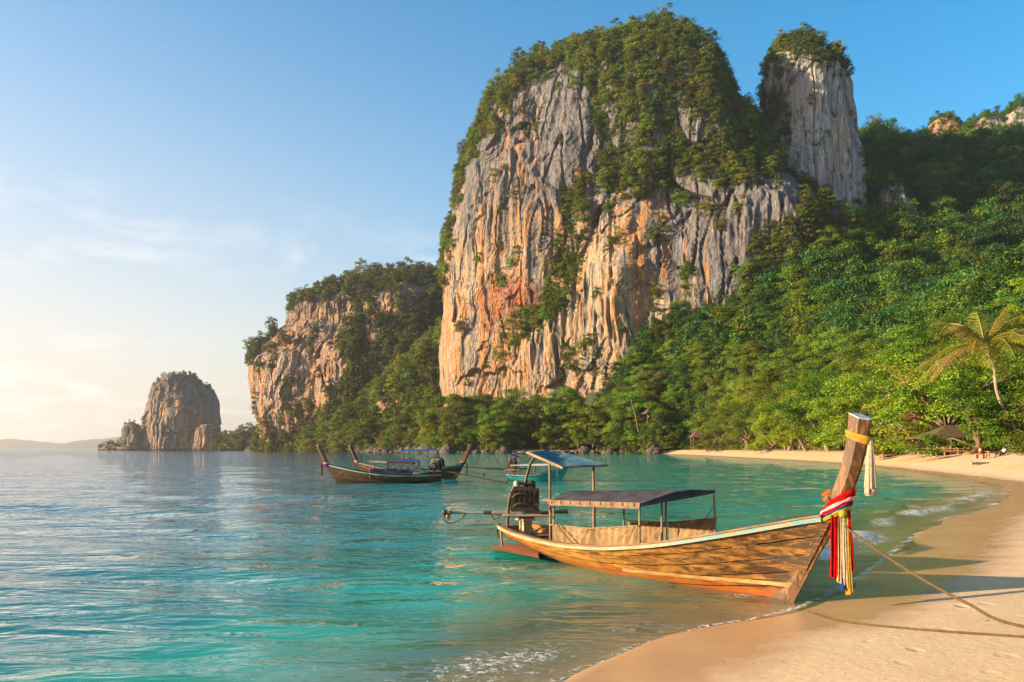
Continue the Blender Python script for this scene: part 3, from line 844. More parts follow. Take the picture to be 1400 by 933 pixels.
# --- sea stacks
def stack_tint(px, py, z):
    nx = perlin(px / 16, py / 30, 5.0)
    return np.stack([np.clip(0.45 + nx, 0, 1.2), np.clip(0.6 + 0.6 * sstep(570, 530, py) + 0.4 * nx, 0, 1.4), np.clip(0.2 + nx, 0, 1)], -1)
cliffE, VE, FE = loft('sea_stack',
    [(199, 625), (200, 600), (202, 560), (203, 535), (207, 529), (222, 519), (240, 512), (246, 511)],
    [(297, 625), (293, 600), (293, 575), (290, 545), (282, 530), (266, 522), (258, 514), (246, 511)],
    1090, 42, 50, nf=220, nb=30, nz=150, lean=0.5, amp=1.2, flute=0.55, tint=stack_tint, mat='rock_far', seed=12.0, label='large rounded sea stack standing in open water')
cliffE2, VE2, FE2 = loft('small_sea_stack',
    [(163, 625), (165, 612), (167, 595), (166, 588), (171, 579), (178, 576)],
    [(197, 625), (195, 612), (193, 596), (188, 584), (178, 576)],
    1060, 15, 18, nf=110, nb=24, nz=70, lean=0.7, amp=0.45, tint=stack_tint, mat='rock_far', seed=14.0, label='small pointed sea stack left of the large one')
cliffE3, VE3, FE3 = loft('rock_ledge',
    [(132, 620), (134, 613), (146, 609), (155, 606), (164, 603)],
    [(205, 620), (200, 613), (185, 608), (164, 603)],
    1058, 14, 18, nf=90, nb=20, nz=30, lean=0.7, amp=0.3, tint=stack_tint, mat='rock_far', seed=15.0, label='low rock ledge at the foot of the small sea stack')
cliffE4, VE4, FE4 = loft('rock_shoulder',
    [(264, 620), (266, 600), (268, 586), (274, 581), (280, 580)],
    [(300, 620), (298, 600), (298, 585), (295, 580), (280, 580)],
    1050, 14, 18, nf=110, nb=20, nz=60, lean=0.5, amp=0.45, tint=stack_tint, mat='rock_far', seed=16.0, label='low rock shoulder at the right foot of the large sea stack')
cliffE5, VE5, FE5 = loft('low_point',
    [(288, 622), (296, 608), (310, 600), (325, 598), (340, 596)],
    [(420, 622), (400, 600), (370, 596), (340, 596)],
    960, 30, 40, nf=90, nb=20, nz=30, lean=0.9, amp=0.35, tint=stack_tint, mat='rock_far', seed=17.0, label='low wooded point between the sea stack and the headland')
def dens_top(k, lo=0.25, hi=0.6):
    return lambda px, py, C, N: k * sstep(lo, hi, N[:, 2] + 0.3 * perlin(px / 6, py / 6, 1.0))
scatter(VE, FE, dens_top(0.035, 0.35, 0.75), 'stack', (2.6, 4.6), rsF)
scatter(VE2, FE2, dens_top(0.03, 0.3, 0.7), 'stack', (2.2, 3.6), rsF)
scatter(VE3, FE3, dens_top(0.05, 0.2, 0.6), 'stack', (2.4, 4.5), rsF)
scatter(VE4, FE4, dens_top(0.06, 0.2, 0.6), 'stack', (2.4, 4.0), rsF)
scatter(VE5, FE5, dens_top(0.05, -0.2, 0.3), 'stack', (5.0, 10.0), rsF)

# --- rock showing on the wooded hill, and the lit knob on its skyline
def bluff(left, right, Y, bf, name='rock_bluff', seed=20.0, label='', mat='rock_grey', zmin=-4.0, amp=0.6):
    return loft(name, left, right, Y, bf, bf, nf=100, nb=20, nz=70, lean=0.6, amp=amp, mat=mat, seed=seed, label=label, zmin=zmin,
                tint=(lambda px, py, z: np.stack([0.6 + 0 * z, 0.3 + 0 * z, 0.2 + 0 * z], -1)) if mat == 'rock' else None)
_, VK, FK = bluff([(1262, 300), (1268, 200), (1272, 180), (1278, 165), (1292, 156)], [(1326, 300), (1322, 200), (1318, 178), (1310, 164), (1292, 156)], 640, 16,
      'rock_knob', 21.0, 'small sunlit rock knob on the jungle skyline', 'rock', 150.0, 0.35)
scatter(VK, FK, dens_top(0.2, 0.2, 0.6), 'hill', (2.2, 3.6), rsF)
for i, (l, r, Y, bf) in enumerate([
        ([(1195, 330), (1206, 285), (1212, 258), (1224, 246)], [(1256, 330), (1246, 285), (1238, 258), (1224, 246)], 455, 16),
        ([(1252, 300), (1256, 250), (1262, 216), (1272, 206)], [(1300, 300), (1292, 250), (1286, 216), (1272, 206)], 530, 18),
        ([(1315, 260), (1322, 200), (1332, 168), (1348, 156)], [(1388, 260), (1378, 200), (1368, 170), (1348, 156)], 545, 24),
        ([(1368, 260), (1374, 200), (1382, 155), (1402, 138)], [(1460, 260), (1446, 200), (1428, 150), (1402, 138)], 530, 26),
        ([(1320, 290), (1326, 270), (1334, 255), (1342, 250)], [(1368, 290), (1360, 270), (1352, 255), (1342, 250)], 500, 10)]):
    _, VK, FK = bluff(l, r, Y, bf, 'rock_bluff', 23.0 + i, 'grey limestone bluff showing through the shaded jungle hillside', zmin=60.0)
    scatter(VK, FK, dens_top(0.08, 0.1, 0.5), 'hill', (2.6, 4.6), rsF)

# --- far coast
ys_ = 7200.0
px = np.linspace(-900, 420, 160)
hy = 602 + 4 * np.sin(px / 31.0) + 3.0 * perlin(px / 18, 0.3) + 3.5 * perlin(px / 60, 1.3) + 4.5 * np.exp(-((px - 95) / 50) ** 2) * -1 + 10 * sstep(170, 330, px)
V = []
for j, (fy, yy) in enumerate(((0, 0), (0.75, 250), (1.0, 600), (0.6, 1100), (-0.1, 1600))):
    for a, b in zip(px, hy):
        z = (HOR - b) / K * ys_ * (0.9 + 0.2 * perlin(a / 12, j * 0.7))
        V.append(((a - 700) / K * ys_, ys_ + yy + 60 * perlin(a / 9, j), z * fy - (3 if fy <= 0 else 0)))
link('far_hills', raw_mesh('far_hills', np.array(V), grid_faces(len(px), 5), True), M['soil'], kind='structure', label='faint low hills on the far coast')
# ---------------------------------------------------------------- foliage clumps
def leaf_quads(C, N, size, rs, aspect=0.55):
    """one pointed leaf face per centre C, facing roughly N"""
    n = len(C)
    N = N / (np.linalg.norm(N, axis=1)[:, None] + 1e-9)
    a = rs.normal(size=(n, 3)); T = a - N * (a * N).sum(1)[:, None]; T /= np.linalg.norm(T, axis=1)[:, None] + 1e-9
    B = np.cross(N, T)
    s = size * rs.uniform(0.65, 1.35, n)
    L = (T * s[:, None]) * 0.5; W = B * (s * aspect)[:, None] * 0.5
    bend = N * (s * 0.12)[:, None]
    V = np.stack([C - L, C + W - L * 0.1 + bend, C + L, C - W - L * 0.1 + bend], 1).reshape(-1, 3)
    F = np.arange(4 * n).reshape(n, 4)
    return V, F

def clump_cloud(rs, centres, radii, per, size, flat=0.7, up=0.35, rnd=0.45, hollow=0.55):
    Vs, Fs, off = [], [], 0
    for c, r in zip(centres, radii):
        n = max(6, int(per * rs.uniform(0.75, 1.25)))
        d = rs.normal(size=(n, 3)); d /= np.linalg.norm(d, axis=1)[:, None]
        d[:, 2] = np.where(d[:, 2] < -0.35, -d[:, 2], d[:, 2])
        rad = r * (hollow + (1 - hollow) * rs.rand(n) ** 0.45) * (1 + 0.25 * rs.normal(size=n).clip(-1.5, 1.5))
        C = c + d * rad[:, None] * np.array([1, 1, flat])
        N = d + rs.normal(size=(n, 3)) * rnd + np.array([0, 0, up])
        V, F = leaf_quads(C, N, size, rs)
        Vs.append(V); Fs.append(F + off); off += len(V)
    return np.concatenate(Vs), np.concatenate(Fs)

def bush_variant(seed, nc, per, size, tall=1.0, droop=False):
    rs = np.random.RandomState(seed)
    cs, rr = [], []
    for i in range(nc):
        a = rs.uniform(0, 6.28); q = rs.rand() ** 0.6 * 0.46
        h = rs.uniform(0.1, 0.85) * tall
        q *= (1 - 0.55 * (h / tall) ** 2)
        cs.append((q * math.cos(a), q * math.sin(a), h)); rr.append(rs.uniform(0.13, 0.25))
    V, F = clump_cloud(rs, np.array(cs), rr, per, size)
    if droop: V[:, 2] -= 0.25 * (V[:, 0] ** 2 + V[:, 1] ** 2)
    return V, F

def clump_collection(name, mats, seeds, nc, per, size):
    c = bpy.data.collections.new(name)
    for i, s in enumerate(seeds):
        V, F = bush_variant(s, nc, per, size, 1.0 + 0.35 * (i % 3), i % 2 == 0)
        me = raw_mesh('%s_leaves' % name, V, F)
        me.materials.append(mats[i % len(mats)])
        o = bpy.data.objects.new('%s_clump' % name, me); c.objects.link(o)
    return c, len(seeds)

def stuff_points(name, coll, nvar, P, S, label, cat, rs):
    n = len(P)
    me = raw_mesh(name, P, np.zeros((0, 4), int), False, {'psize': S, 'pidx': rs.randint(0, nvar, n).astype(float), 'prot': rs.uniform(0, 6.28, n)})
    o = link(name, me, kind='stuff', label=label, cat=cat)
    g = bpy.data.node_groups.new(name + '_nodes', 'GeometryNodeTree')
    g.interface.new_socket('Geometry', in_out='INPUT', socket_type='NodeSocketGeometry')
    g.interface.new_socket('Geometry', in_out='OUTPUT', socket_type='NodeSocketGeometry')
    gi = g.nodes.new('NodeGroupInput'); go = g.nodes.new('NodeGroupOutput')
    ci = g.nodes.new('GeometryNodeCollectionInfo'); ci.inputs['Collection'].default_value = coll
    ci.inputs['Separate Children'].default_value = True; ci.inputs['Reset Children'].default_value = True
    ip = g.nodes.new('GeometryNodeInstanceOnPoints'); ip.inputs['Pick Instance'].default_value = True
    def na(nm, typ='FLOAT'):
        a = g.nodes.new('GeometryNodeInputNamedAttribute'); a.data_type = typ; a.inputs['Name'].default_value = nm
        return a.outputs[0]
    cx = g.nodes.new('ShaderNodeCombineXYZ')
    g.links.new(na('prot'), cx.inputs[2])
    f2i = g.nodes.new('FunctionNodeFloatToInt'); g.links.new(na('pidx'), f2i.inputs[0])
    g.links.new(gi.outputs[0], ip.inputs['Points']); g.links.new(ci.outputs[0], ip.inputs['Instance'])
    g.links.new(f2i.outputs[0], ip.inputs['Instance Index']); g.links.new(cx.outputs[0], ip.inputs['Rotation'])
    g.links.new(na('psize'), ip.inputs['Scale']); g.links.new(ip.outputs[0], go.inputs[0])
    md = o.modifiers.new('foliage', 'NODES'); md.node_group = g
    return o

rs3 = np.random.RandomState(23)
cc_cliff, n_cl = clump_collection('cliff_plants', [M['leaf_cliff'], M['leaf_cliff'], M['leaf'], M['leaf_olive']], range(100, 108), 18, 70, 0.075)
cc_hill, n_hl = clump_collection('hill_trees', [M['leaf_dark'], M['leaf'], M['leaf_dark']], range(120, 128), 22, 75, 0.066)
cc_far, n_fr = clump_collection('far_trees', [M['leaf_far'], M['leaf_cliff'], M['leaf_far']], range(140, 146), 15, 36, 0.115)

# trees over the hill (beyond the ones built singly)
n_try = 30000
hx = rs3.uniform(20, 540, n_try); hy_ = rs3.uniform(40, 650, n_try)
hs = shore_dist(hx, hy_); hz = hill_z(hx, hy_)
ppx, ppy = proj(np.stack([hx, hy_, hz + 5], -1))
inA = (hy_ > 435 + 0.0 * hx) & (hx < 112) & (hx > -30)
vis = (ppx < 2400) & (ppx > 600)
dd = perlin(hx / 30, hy_ / 30, 2.0)
ok = (hs > 34) & vis & ~inA & (rs3.rand(n_try) < 0.50)
P = np.stack([hx, hy_, np.maximum(hz, 1.5) - 0.8], -1)[ok]
ok2 = ~((hs[ok] < 62) & (P[:, 1] < 400))
P = P[ok2]
S = np.interp(P[:, 1], [100, 300, 600], [12, 13, 12]) * rs3.uniform(0.6, 1.35, len(P))
FOL.setdefault('hill', []).append((P, S))
# scrub filling the ground under the beach trees
# scree under the cliff
hx = rs3.uniform(45, 170, 1500); hy_ = rs3.uniform(385, 440, 1500)
ok = shore_dist(hx, hy_) > 14
FOL['hill'].append((np.stack([hx, hy_, land_z(hx, hy_) - 0.5], -1)[ok], rs3.uniform(4.0, 8.5, int(ok.sum()))))
n_try = 9000
hx = rs3.uniform(40, 260, n_try); hy_ = rs3.uniform(50, 430, n_try)
hs = shore_dist(hx, hy_)
ok = (hs > 36) & (hs < 66)
P = np.stack([hx, hy_, land_z(hx, hy_) - 0.3], -1)[ok]
FOL['hill'].append((P, rs3.uniform(2.0, 4.5, len(P))))

for key, nm, cc, nv, lab in (('cliff', 'cliff_foliage', cc_cliff, n_cl, 'green scrub and small trees clinging to the big cliff and pillar'),
                             ('hill', 'jungle', cc_hill, n_hl, 'dense dark jungle covering the shaded hillside'),
                             ('headland', 'headland_foliage', cc_far, n_fr, 'olive green scrub over the middle headland'),
                             ('spur', 'spur_foliage', cc_cliff, n_cl, 'thick green trees over the spur below the headland'),
                             ('stack', 'sea_stack_foliage', cc_far, n_fr, 'thin scrub on top of the sea stacks and low point')):
    P = np.concatenate([a for a, b in FOL[key]]); S = np.concatenate([b for a, b in FOL[key]])
    stuff_points(nm, cc, nv, P, S, lab, 'foliage', rs3)
# ---------------------------------------------------------------- single trees
def tree_meshes(seed, kind):
    """unit tree 10 m tall; returns trunk mesh, crown mesh"""
    rs = np.random.RandomState(seed)
    tb = MB()
    th = {'broad': 2.4, 'tall': 4.0, 'low': 1.2, 'open': 4.2}[kind]
    spread = {'broad': 4.6, 'tall': 3.4, 'low': 4.4, 'open': 4.0}[kind]
    lean = rs.normal(0, 0.5, 2)
    top = np.array([lean[0], lean[1], th])
    tb.tube([(0, 0, -0.6), (0.05, 0, 0.2), top * [0.6, 0.6, 0.5], top], [0.36, 0.27, 0.22, 0.19], 7)
    cs, rr = [], []
    nl = {'broad': 9, 'tall': 8, 'low': 9, 'open': 7}[kind]
    for i in range(nl):
        a = 6.28 * i / nl + rs.uniform(-0.35, 0.35)
        f = rs.uniform(0.45, 1.0)
        lo, hi = {'broad': (3.0, 8.2), 'tall': (4.0, 9.0), 'low': (1.6, 7.6), 'open': (5.6, 9.0)}[kind]
        e = np.array([math.cos(a) * spread * f, math.sin(a) * spread * f, rs.uniform(lo, hi) - 1.1 * f])
        e[:2] += lean
        mid = top + (e - top) * 0.5 + np.array([0, 0, 0.5])
        tb.tube([top - [0, 0, 0.4], mid, e], [0.13, 0.08, 0.025], 5, False)
        nsub = 4
        for k in range(nsub):
            s = rs.uniform(0.45, 1.08)
            c = top + (e - top) * s + rs.normal(0, 0.85, 3) * [1, 1, 0.7]
            cs.append(c); rr.append(rs.uniform(0.6, 1.35) * (1.0 if kind != 'open' else 0.85))
            if k < 2: tb.tube([mid, (mid + c) / 2 + [0, 0, 0.15], c], [0.06, 0.04, 0.015], 4, False)
    ncore = {'broad': 11, 'tall': 13, 'low': 11, 'open': 3}[kind]
    for k in range(ncore):
        a = rs.uniform(0, 6.28); q = rs.rand() ** 0.5 * spread * 0.62
        zz_ = rs.uniform(0.45, 0.93) * 10
        q *= math.sqrt(max(0.08, 1 - ((zz_ - 6) / 4.6) ** 2))
        cs.append(np.array([lean[0] + q * math.cos(a), lean[1] + q * math.sin(a), zz_])); rr.append(rs.uniform(0.8, 1.35))
    if kind == 'low':
        for k in range(12):
            a = rs.uniform(0, 6.28); cs.append(np.array([math.cos(a) * 3.6, math.sin(a) * 3.6, rs.uniform(0.9, 2.6)])); rr.append(rs.uniform(0.6, 1.0))
    V, F = clump_cloud(rs, np.array(cs), rr, 290, 0.225, flat=0.6, up=0.4, rnd=0.42, hollow=0.62)
    return tb.mesh('trunk', True), raw_mesh('crown', V, F)

TREES = {}
def tree_proto(kind, seed):
    if (kind, seed) not in TREES:
        t_me, c_me = tree_meshes(seed, kind)
        t_me.materials.append(None); c_me.materials.append(None)
        TREES[(kind, seed)] = (t_me, c_me)
    return TREES[(kind, seed)]

NAMES = {'broad': 'broadleaf_tree', 'tall': 'jungle_tree', 'low': 'beach_almond_tree', 'open': 'open_crowned_tree'}
def plant_tree(kind, seed, leaf, p, h, rz, label, group, bark='bark', sq=1.0):
    t_me, c_me = tree_proto(kind, seed)
    s = h / 10.0
    r = empty(NAMES[kind], p, rz, label=label, cat='tree', group=group)
    r.scale = (s * sq, s * sq, s)
    for nm, me, mt in (('trunk', t_me, M[bark]), ('crown', c_me, M[leaf])):
        o = link(nm, me, parent=r)
        o.material_slots[0].link = 'OBJECT'; o.material_slots[0].material = mt
    return r

rt = np.random.RandomState(77)
LEAFWORD = {'leaf': 'green', 'leaf_bright': 'bright yellow-green', 'leaf_dark': 'dark green', 'leaf_olive': 'olive green'}
KINDWORD = {'broad': 'spreading', 'tall': 'tall full-crowned', 'low': 'low-branching', 'open': 'open-crowned'}
def row(path_sd, ymin, ymax, step, hmin, hmax, kinds, leaves, zone, group, jitter=2.0):
    """a row of trees a given distance inland from the waterline"""
    S = SHORE[(SHORE[:, 1] > ymin - 30) & (SHORE[:, 1] < ymax + 30) & (SHORE[:, 0] > -50)]
    S = S[:np.argmax(S[:, 1]) + 1] if False else S
    seg = np.linalg.norm(np.diff(S, axis=0), axis=1); acc = np.concatenate([[0], np.cumsum(seg)])
    s = 0.0
    while s < acc[-1]:
        x = np.interp(s, acc, S[:, 0]); y = np.interp(s, acc, S[:, 1])
        x2 = np.interp(s + 1, acc, S[:, 0]); y2 = np.interp(s + 1, acc, S[:, 1])
        tx, ty = x2 - x, y2 - y; l = math.hypot(tx, ty) + 1e-9
        nx, ny = ty / l, -tx / l                       # inland is to the right of the walk
        q = path_sd + rt.uniform(-jitter, jitter)
        X, Y = x + nx * q + rt.uniform(-1.5, 1.5), y + ny * q + rt.uniform(-1.5, 1.5)
        hh = rt.uniform(hmin, hmax)
        scl = hh / 14.0
        s += step * rt.uniform(0.75, 1.25)
        if not (ymin <= Y <= ymax): continue
        sd = float(shore_dist(np.array([X]), np.array([Y]))[0])
        if sd < path_sd * 0.7: continue
        z = float(land_z(np.array([X]), np.array([Y]))[0])
        px, py = proj(np.array([X, Y, z]))
        if px > 1500 or px < 560: continue
        k = kinds[rt.randint(len(kinds))]; lf = leaves[rt.randint(len(leaves))]
        plant_tree(k, {'broad': 1, 'tall': 2, 'low': 3, 'open': 4}[k] * 10 + rt.randint(3), lf, (X, Y, z - 0.2), hh, rt.uniform(0, 6.28),
                   '%s %s tree %s' % (KINDWORD[k], LEAFWORD[lf], zone), group, sq=rt.uniform(0.9, 1.15))
g1 = 'trees along the back of the beach'; g2 = 'jungle trees on the lower slope'; g3 = 'trees at the foot of the cliff'
def spot(px, sd):
    """walk out along a bearing until the ground is sd metres behind the waterline"""
    Ys = np.arange(50, 420, 1.0); Xs = (px - 700) / K * Ys
    d = shore_dist(Xs, Ys); i = int(np.argmax(d > sd))
    X, Y = Xs[i], Ys[i]
    return X, Y, float(land_z(np.array([X]), np.array([Y]))[0])
FRONT = [(968, 9, 11, 'low', 'leaf_olive', 'olive tree half hiding the maroon-roofed hut'), (988, 11, 14, 'low', 'leaf', 'first full green tree where the sand begins'),
         (1022, 12, 17, 'broad', 'leaf_bright', 'bright spreading tree next along from the first beach tree'), (1050, 10.5, 15, 'low', 'leaf_bright', 'low-branching bright tree touching the sand near the far end of the beach'),
         (1078, 13, 19, 'broad', 'leaf', 'taller green tree behind the low bright one near the far sand'), (1102, 11, 17, 'low', 'leaf_bright', 'full yellow-green tree midway along the beach edge'),
         (1132, 12, 20, 'broad', 'leaf_bright', 'big spreading yellow-green tree behind the prow'), (1158, 11.5, 18, 'low', 'leaf_bright', 'dense bright tree just beyond the prow tip'),
         (1188, 13, 18, 'broad', 'leaf_bright', 'two-limbed bright tree with bare trunk left of the thatched hut'), (1206, 11, 10, 'open', 'leaf', 'small open tree with leaning trunk beside the thatched hut'),
         (1248, 10, 16, 'low', 'leaf_bright', 'wide beach almond tree overhanging the left end of the bar'), (1292, 11, 18, 'broad', 'leaf_bright', 'large beach almond tree sheltering the front of the bar'),
         (1322, 10.5, 13, 'low', 'leaf_bright', 'leaning almond tree growing in front of the bar roof'), (1462, 9.5, 9.5, 'low', 'leaf_olive', 'low olive-yellow bush tree at the right end of the bar')]
for i, (px, sd, h, k, lf, lab) in enumerate(FRONT):
    X, Y, z = spot(px, sd)
    plant_tree(k, {'broad': 1, 'tall': 2, 'low': 3, 'open': 4}[k] * 10 + i % 3, lf, (X, Y, z - 0.2), h, i * 1.3, lab, None, sq=1.25 if px > 1240 else 1.12)
row(21, 62, 395, 8.0, 13, 18, ['broad', 'tall', 'broad'], ['leaf_bright', 'leaf', 'leaf_bright'], 'in the row behind the beach-edge trees', g1, 2)
row(30, 70, 395, 8.5, 16, 22, ['broad', 'tall', 'broad'], ['leaf_bright', 'leaf', 'leaf_olive'], 'in the third row behind the beach', g1)
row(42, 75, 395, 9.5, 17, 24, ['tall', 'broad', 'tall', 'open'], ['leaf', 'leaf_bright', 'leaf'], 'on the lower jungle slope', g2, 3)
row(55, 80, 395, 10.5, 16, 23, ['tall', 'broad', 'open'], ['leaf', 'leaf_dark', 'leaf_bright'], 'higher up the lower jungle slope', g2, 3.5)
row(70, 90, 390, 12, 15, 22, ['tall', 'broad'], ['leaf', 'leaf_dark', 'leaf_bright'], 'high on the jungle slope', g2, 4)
# cliff foot, west of the beach
for i in range(84):
    X = rt.uniform(-44, 70); sh = np.interp(X, [-60, -45, -30, 0, 30, 55, 70], [520, 450, 426, 412, 408, 402, 385])
    d = rt.uniform(3, 26); Y = sh + d
    z = float(land_z(np.array([X]), np.array([Y]))[0])
    k = ['tall', 'broad', 'tall', 'low'][rt.randint(4)]; lf = ['leaf', 'leaf_bright', 'leaf_bright', 'leaf', 'leaf_olive'][rt.randint(5)]
    hh = rt.uniform(10, 17) if d < 9 else rt.uniform(19, 32)
    plant_tree(k, {'broad': 1, 'tall': 2, 'low': 3, 'open': 4}[k] * 10 + rt.randint(3), lf, (X, Y, max(z, 1.0) - 0.3), hh, rt.uniform(0, 6.28),
               '%s %s tree at the foot of the big cliff' % (KINDWORD[k], LEAFWORD[lf]), g3, sq=0.95)
# talus in front of the cliff, right half
for i in range(70):
    X = rt.uniform(52, 165); Y = rt.uniform(395, 436)
    z = float(land_z(np.array([X]), np.array([Y]))[0])
    k = ['tall', 'broad', 'tall'][rt.randint(3)]; lf = ['leaf', 'leaf_dark', 'leaf_bright'][rt.randint(3)]
    plant_tree(k, {'broad': 1, 'tall': 2}[k] * 10 + rt.randint(3), lf, (X, Y, z - 0.3), rt.uniform(13, 21), rt.uniform(0, 6.28),
               '%s %s tree on the scree slope under the cliff' % (KINDWORD[k], LEAFWORD[lf]), 'trees on the scree slope')
# spur foot
for i in range(46):
    s = rt.rand(); X = -50 - 185 * s + rt.uniform(-3, 3); Y = np.interp(X, [-236, -177, -97, -60, -45], [764, 692, 572, 522, 452]) + rt.uniform(4, 14)
    k = ['tall', 'broad', 'low'][rt.randint(3)]; lf = ['leaf', 'leaf_bright', 'leaf_olive'][rt.randint(3)]
    plant_tree(k, {'broad': 1, 'tall': 2, 'low': 3}[k] * 10 + rt.randint(3), lf, (X, Y, 0.8), rt.uniform(9, 17), rt.uniform(0, 6.28),
               '%s %s tree on the shore below the wooded spur' % (KINDWORD[k], LEAFWORD[lf]), 'shore trees below the spur')
# ---------------------------------------------------------------- palms
def palm(base, top, R_, n, seed, label, dry=0.45):
    rs = np.random.RandomState(seed)
    base = np.array(base, float); top = np.array(top, float)
    root = empty('coconut_palm', base, 0, label=label, cat='palm tree')
    d = top - base
    pts = [np.array([0, 0, -0.5]), d * 0.25 + [0.25 * d[0] * 0.3, 0, -0.2], d * 0.55 + [0.12 * d[0], 0, 0], d * 0.8, d]
    P = smooth_line(pts, 5)
    MB().tube(P, np.interp(np.linspace(0, 1, len(P)), [0, 0.1, 1], [0.3, 0.22, 0.15]), 9).build('trunk', M['bark_pale'], root, True)
    for i in range(n):
        a = i * 2.399 + rs.uniform(-0.2, 0.2); el = rs.uniform(-0.25, 1.4)
        Lr = R_ * rs.uniform(0.85, 1.12)
        m = 13; s = np.linspace(0, 1, m)
        hx_ = math.cos(el) * Lr * s * (1 - 0.10 * s * s)
        hz_ = math.sin(el) * Lr * s - (0.22 + 0.36 * math.cos(el)) * Lr * s ** 2.1
        C = np.stack([hx_ * math.cos(a), hx_ * math.sin(a), hz_], -1) + d
        side = np.array([-math.sin(a), math.cos(a), 0])
        Vs, Fs = [], []
        mm = 48
        for sgn in (-1, 1):
            for k in range(mm):
                t = 0.10 + 0.89 * k / mm
                c = np.array([np.interp(t, s, C[:, j]) for j in range(3)])
                fw = np.array([np.interp(min(t + 0.05, 1), s, C[:, j]) for j in range(3)]) - c; fw /= np.linalg.norm(fw) + 1e-9
                ll = Lr * 0.24 * math.sin(math.pi * (0.12 + 0.83 * t)) * rs.uniform(0.8, 1.1)
                dirn = side * sgn * 0.8 + fw * 0.55 + np.array([0, 0, -0.2 - 0.5 * rs.rand()]); dirn /= np.linalg.norm(dirn)
                w = fw * 0.024 * R_ / 5
                e = c + dirn * ll
                b = len(Vs)
                Vs += [c - w, c + w, c + dirn * ll * 0.6 + w * 0.8, e, c + dirn * ll * 0.6 - w * 0.8]
                Fs += [(b, b + 1, b + 2, b + 3, b + 4)]
        mb = MB().add(Vs, Fs)
        mb.tube(C, np.linspace(0.05, 0.012, m) * R_ / 5, 4, False)
        mb.build('frond', M['frond_dry'] if rs.rand() < dry else M['frond'], root)
    for k in range(4):
        a = k * 1.6; c = d + np.array([0.25 * math.cos(a), 0.25 * math.sin(a), -0.35])
        mb = MB(); mb.lathe(c, [(0.02, -0.16), (0.1, -0.1), (0.135, 0), (0.1, 0.1), (0.02, 0.16)], 8); mb.build('coconut', M['bark_pale'], root, True)
pb = at(1408, 590, 108); pb[2] = float(land_z(pb[0:1], pb[1:2])[0])
palm(pb, at(1346, 472, 104), 9.2, 28, 5, 'tall coconut palm with golden fronds leaning over the beach bar')
pb = at(1297, 590, 132); pb[2] = float(land_z(pb[0:1], pb[1:2])[0])
palm(pb, at(1282, 492, 128), 4.8, 20, 9, 'smaller coconut palm with drooping fronds behind the almond tree', 0.25)

# leaning dead trunk on the slope
p0 = at(873, 585, 398); p1 = at(863, 549, 396)
r_ = empty('dead_palm_trunk', p0, label='bare leaning dead palm trunk above the shore rocks', cat='tree')
MB().tube([(0, 0, -2), (p1 - p0) * 0.5 + [0.2, 0, 0], p1 - p0], [0.32, 0.27, 0.22], 8).build('trunk', M['bark'], r_, True)
MB().tube([p1 - p0, p1 - p0 + [0.0, 0, 0.5], p1 - p0 + [-0.35, 0, 0.9]], [0.28, 0.34, 0.15], 8).build('stump_top', M['bark'], r_, True)

# ---------------------------------------------------------------- shore boulders
def boulder_mesh(seed):
    import bmesh
    bm = bmesh.new(); bmesh.ops.create_icosphere(bm, subdivisions=3, radius=1.0)
    me = bpy.data.meshes.new('boulder'); bm.to_mesh(me); bm.free()
    n = len(me.vertices); co = np.empty(n * 3); me.vertices.foreach_get('co', co); co = co.reshape(-1, 3)
    x, y, z = co.T
    d = 1 + 0.55 * perlin(x * 1.1 + seed, y * 1.1, z * 1.1) + 0.28 * perlin(x * 2.6 + seed, y * 2.6, z * 2.6) - 0.18 * np.abs(perlin(x * 4 + seed, y * 4, z * 2))
    co = co * d[:, None]; co[:, 2] *= 0.75; co[:, 2] = np.maximum(co[:, 2], -0.45)
    me.vertices.foreach_set('co', co.ravel()); me.update()
    me.materials.append(M['boulder'])
    return me
BM = [boulder_mesh(s * 7.7) for s in range(6)]
for x_, y_, h_ in ((60, 390, 9), (66, 392, 9.5), (57, 393, 9), (71, 390, 12), (63, 386, 8), (68, 396, 8), (75, 386, 13)):
    plant_tree('low', 30 + int(x_) % 3, 'leaf', (x_, y_, float(land_z(np.array([x_ * 1.0]), np.array([y_ * 1.0]))[0]) - 0.3), h_, x_ * 1.0, 'low green tree covering the rocks below the hillside pavilion', 'low trees below the pavilion')
S_ = SHORE[(SHORE[:, 1] > 372)]
seg = np.linalg.norm(np.diff(S_, axis=0), axis=1); acc = np.concatenate([[0], np.cumsum(seg)])
s = 0
while s < acc[-1] - 170:
    x = np.interp(s, acc, S_[:, 0]); y = np.interp(s, acc, S_[:, 1])
    r = rt.uniform(0.8, 2.0) * (1.7 if rt.rand() < 0.18 else 1.0) * (1.0 if y < 450 else 1.35)
    x += rt.uniform(-1.2, 1.2); y += rt.uniform(-1.0, 2.0)
    s += r * (0.95 if y < 450 else 1.3)
    o = link('shore_boulder', BM[rt.randint(6)], loc=(x, y, r * rt.uniform(0.05, 0.45)), rot=(rt.uniform(-0.2, 0.2), rt.uniform(-0.2, 0.2), rt.uniform(0, 6.28)),
             label='dark weathered boulder in the line of rocks at the cliff waterline', cat='boulder', group='boulders along the cliff shore')
    o.scale = (r * rt.uniform(0.9, 1.3), r, r)
for (px, py, Y, r) in ((612, 612, 425, 5.2), (800, 612, 409, 3.6), (690, 613, 412, 3.2)):
    p = at(px, py, Y)
    link('large_boulder', BM[2], loc=(p[0], p[1], 0.8), rot=(0, 0, r), scale=(r, r * 0.8, r), label='large rounded boulder rising above the shore rocks', cat='boulder', group='large boulders at the cliff foot')
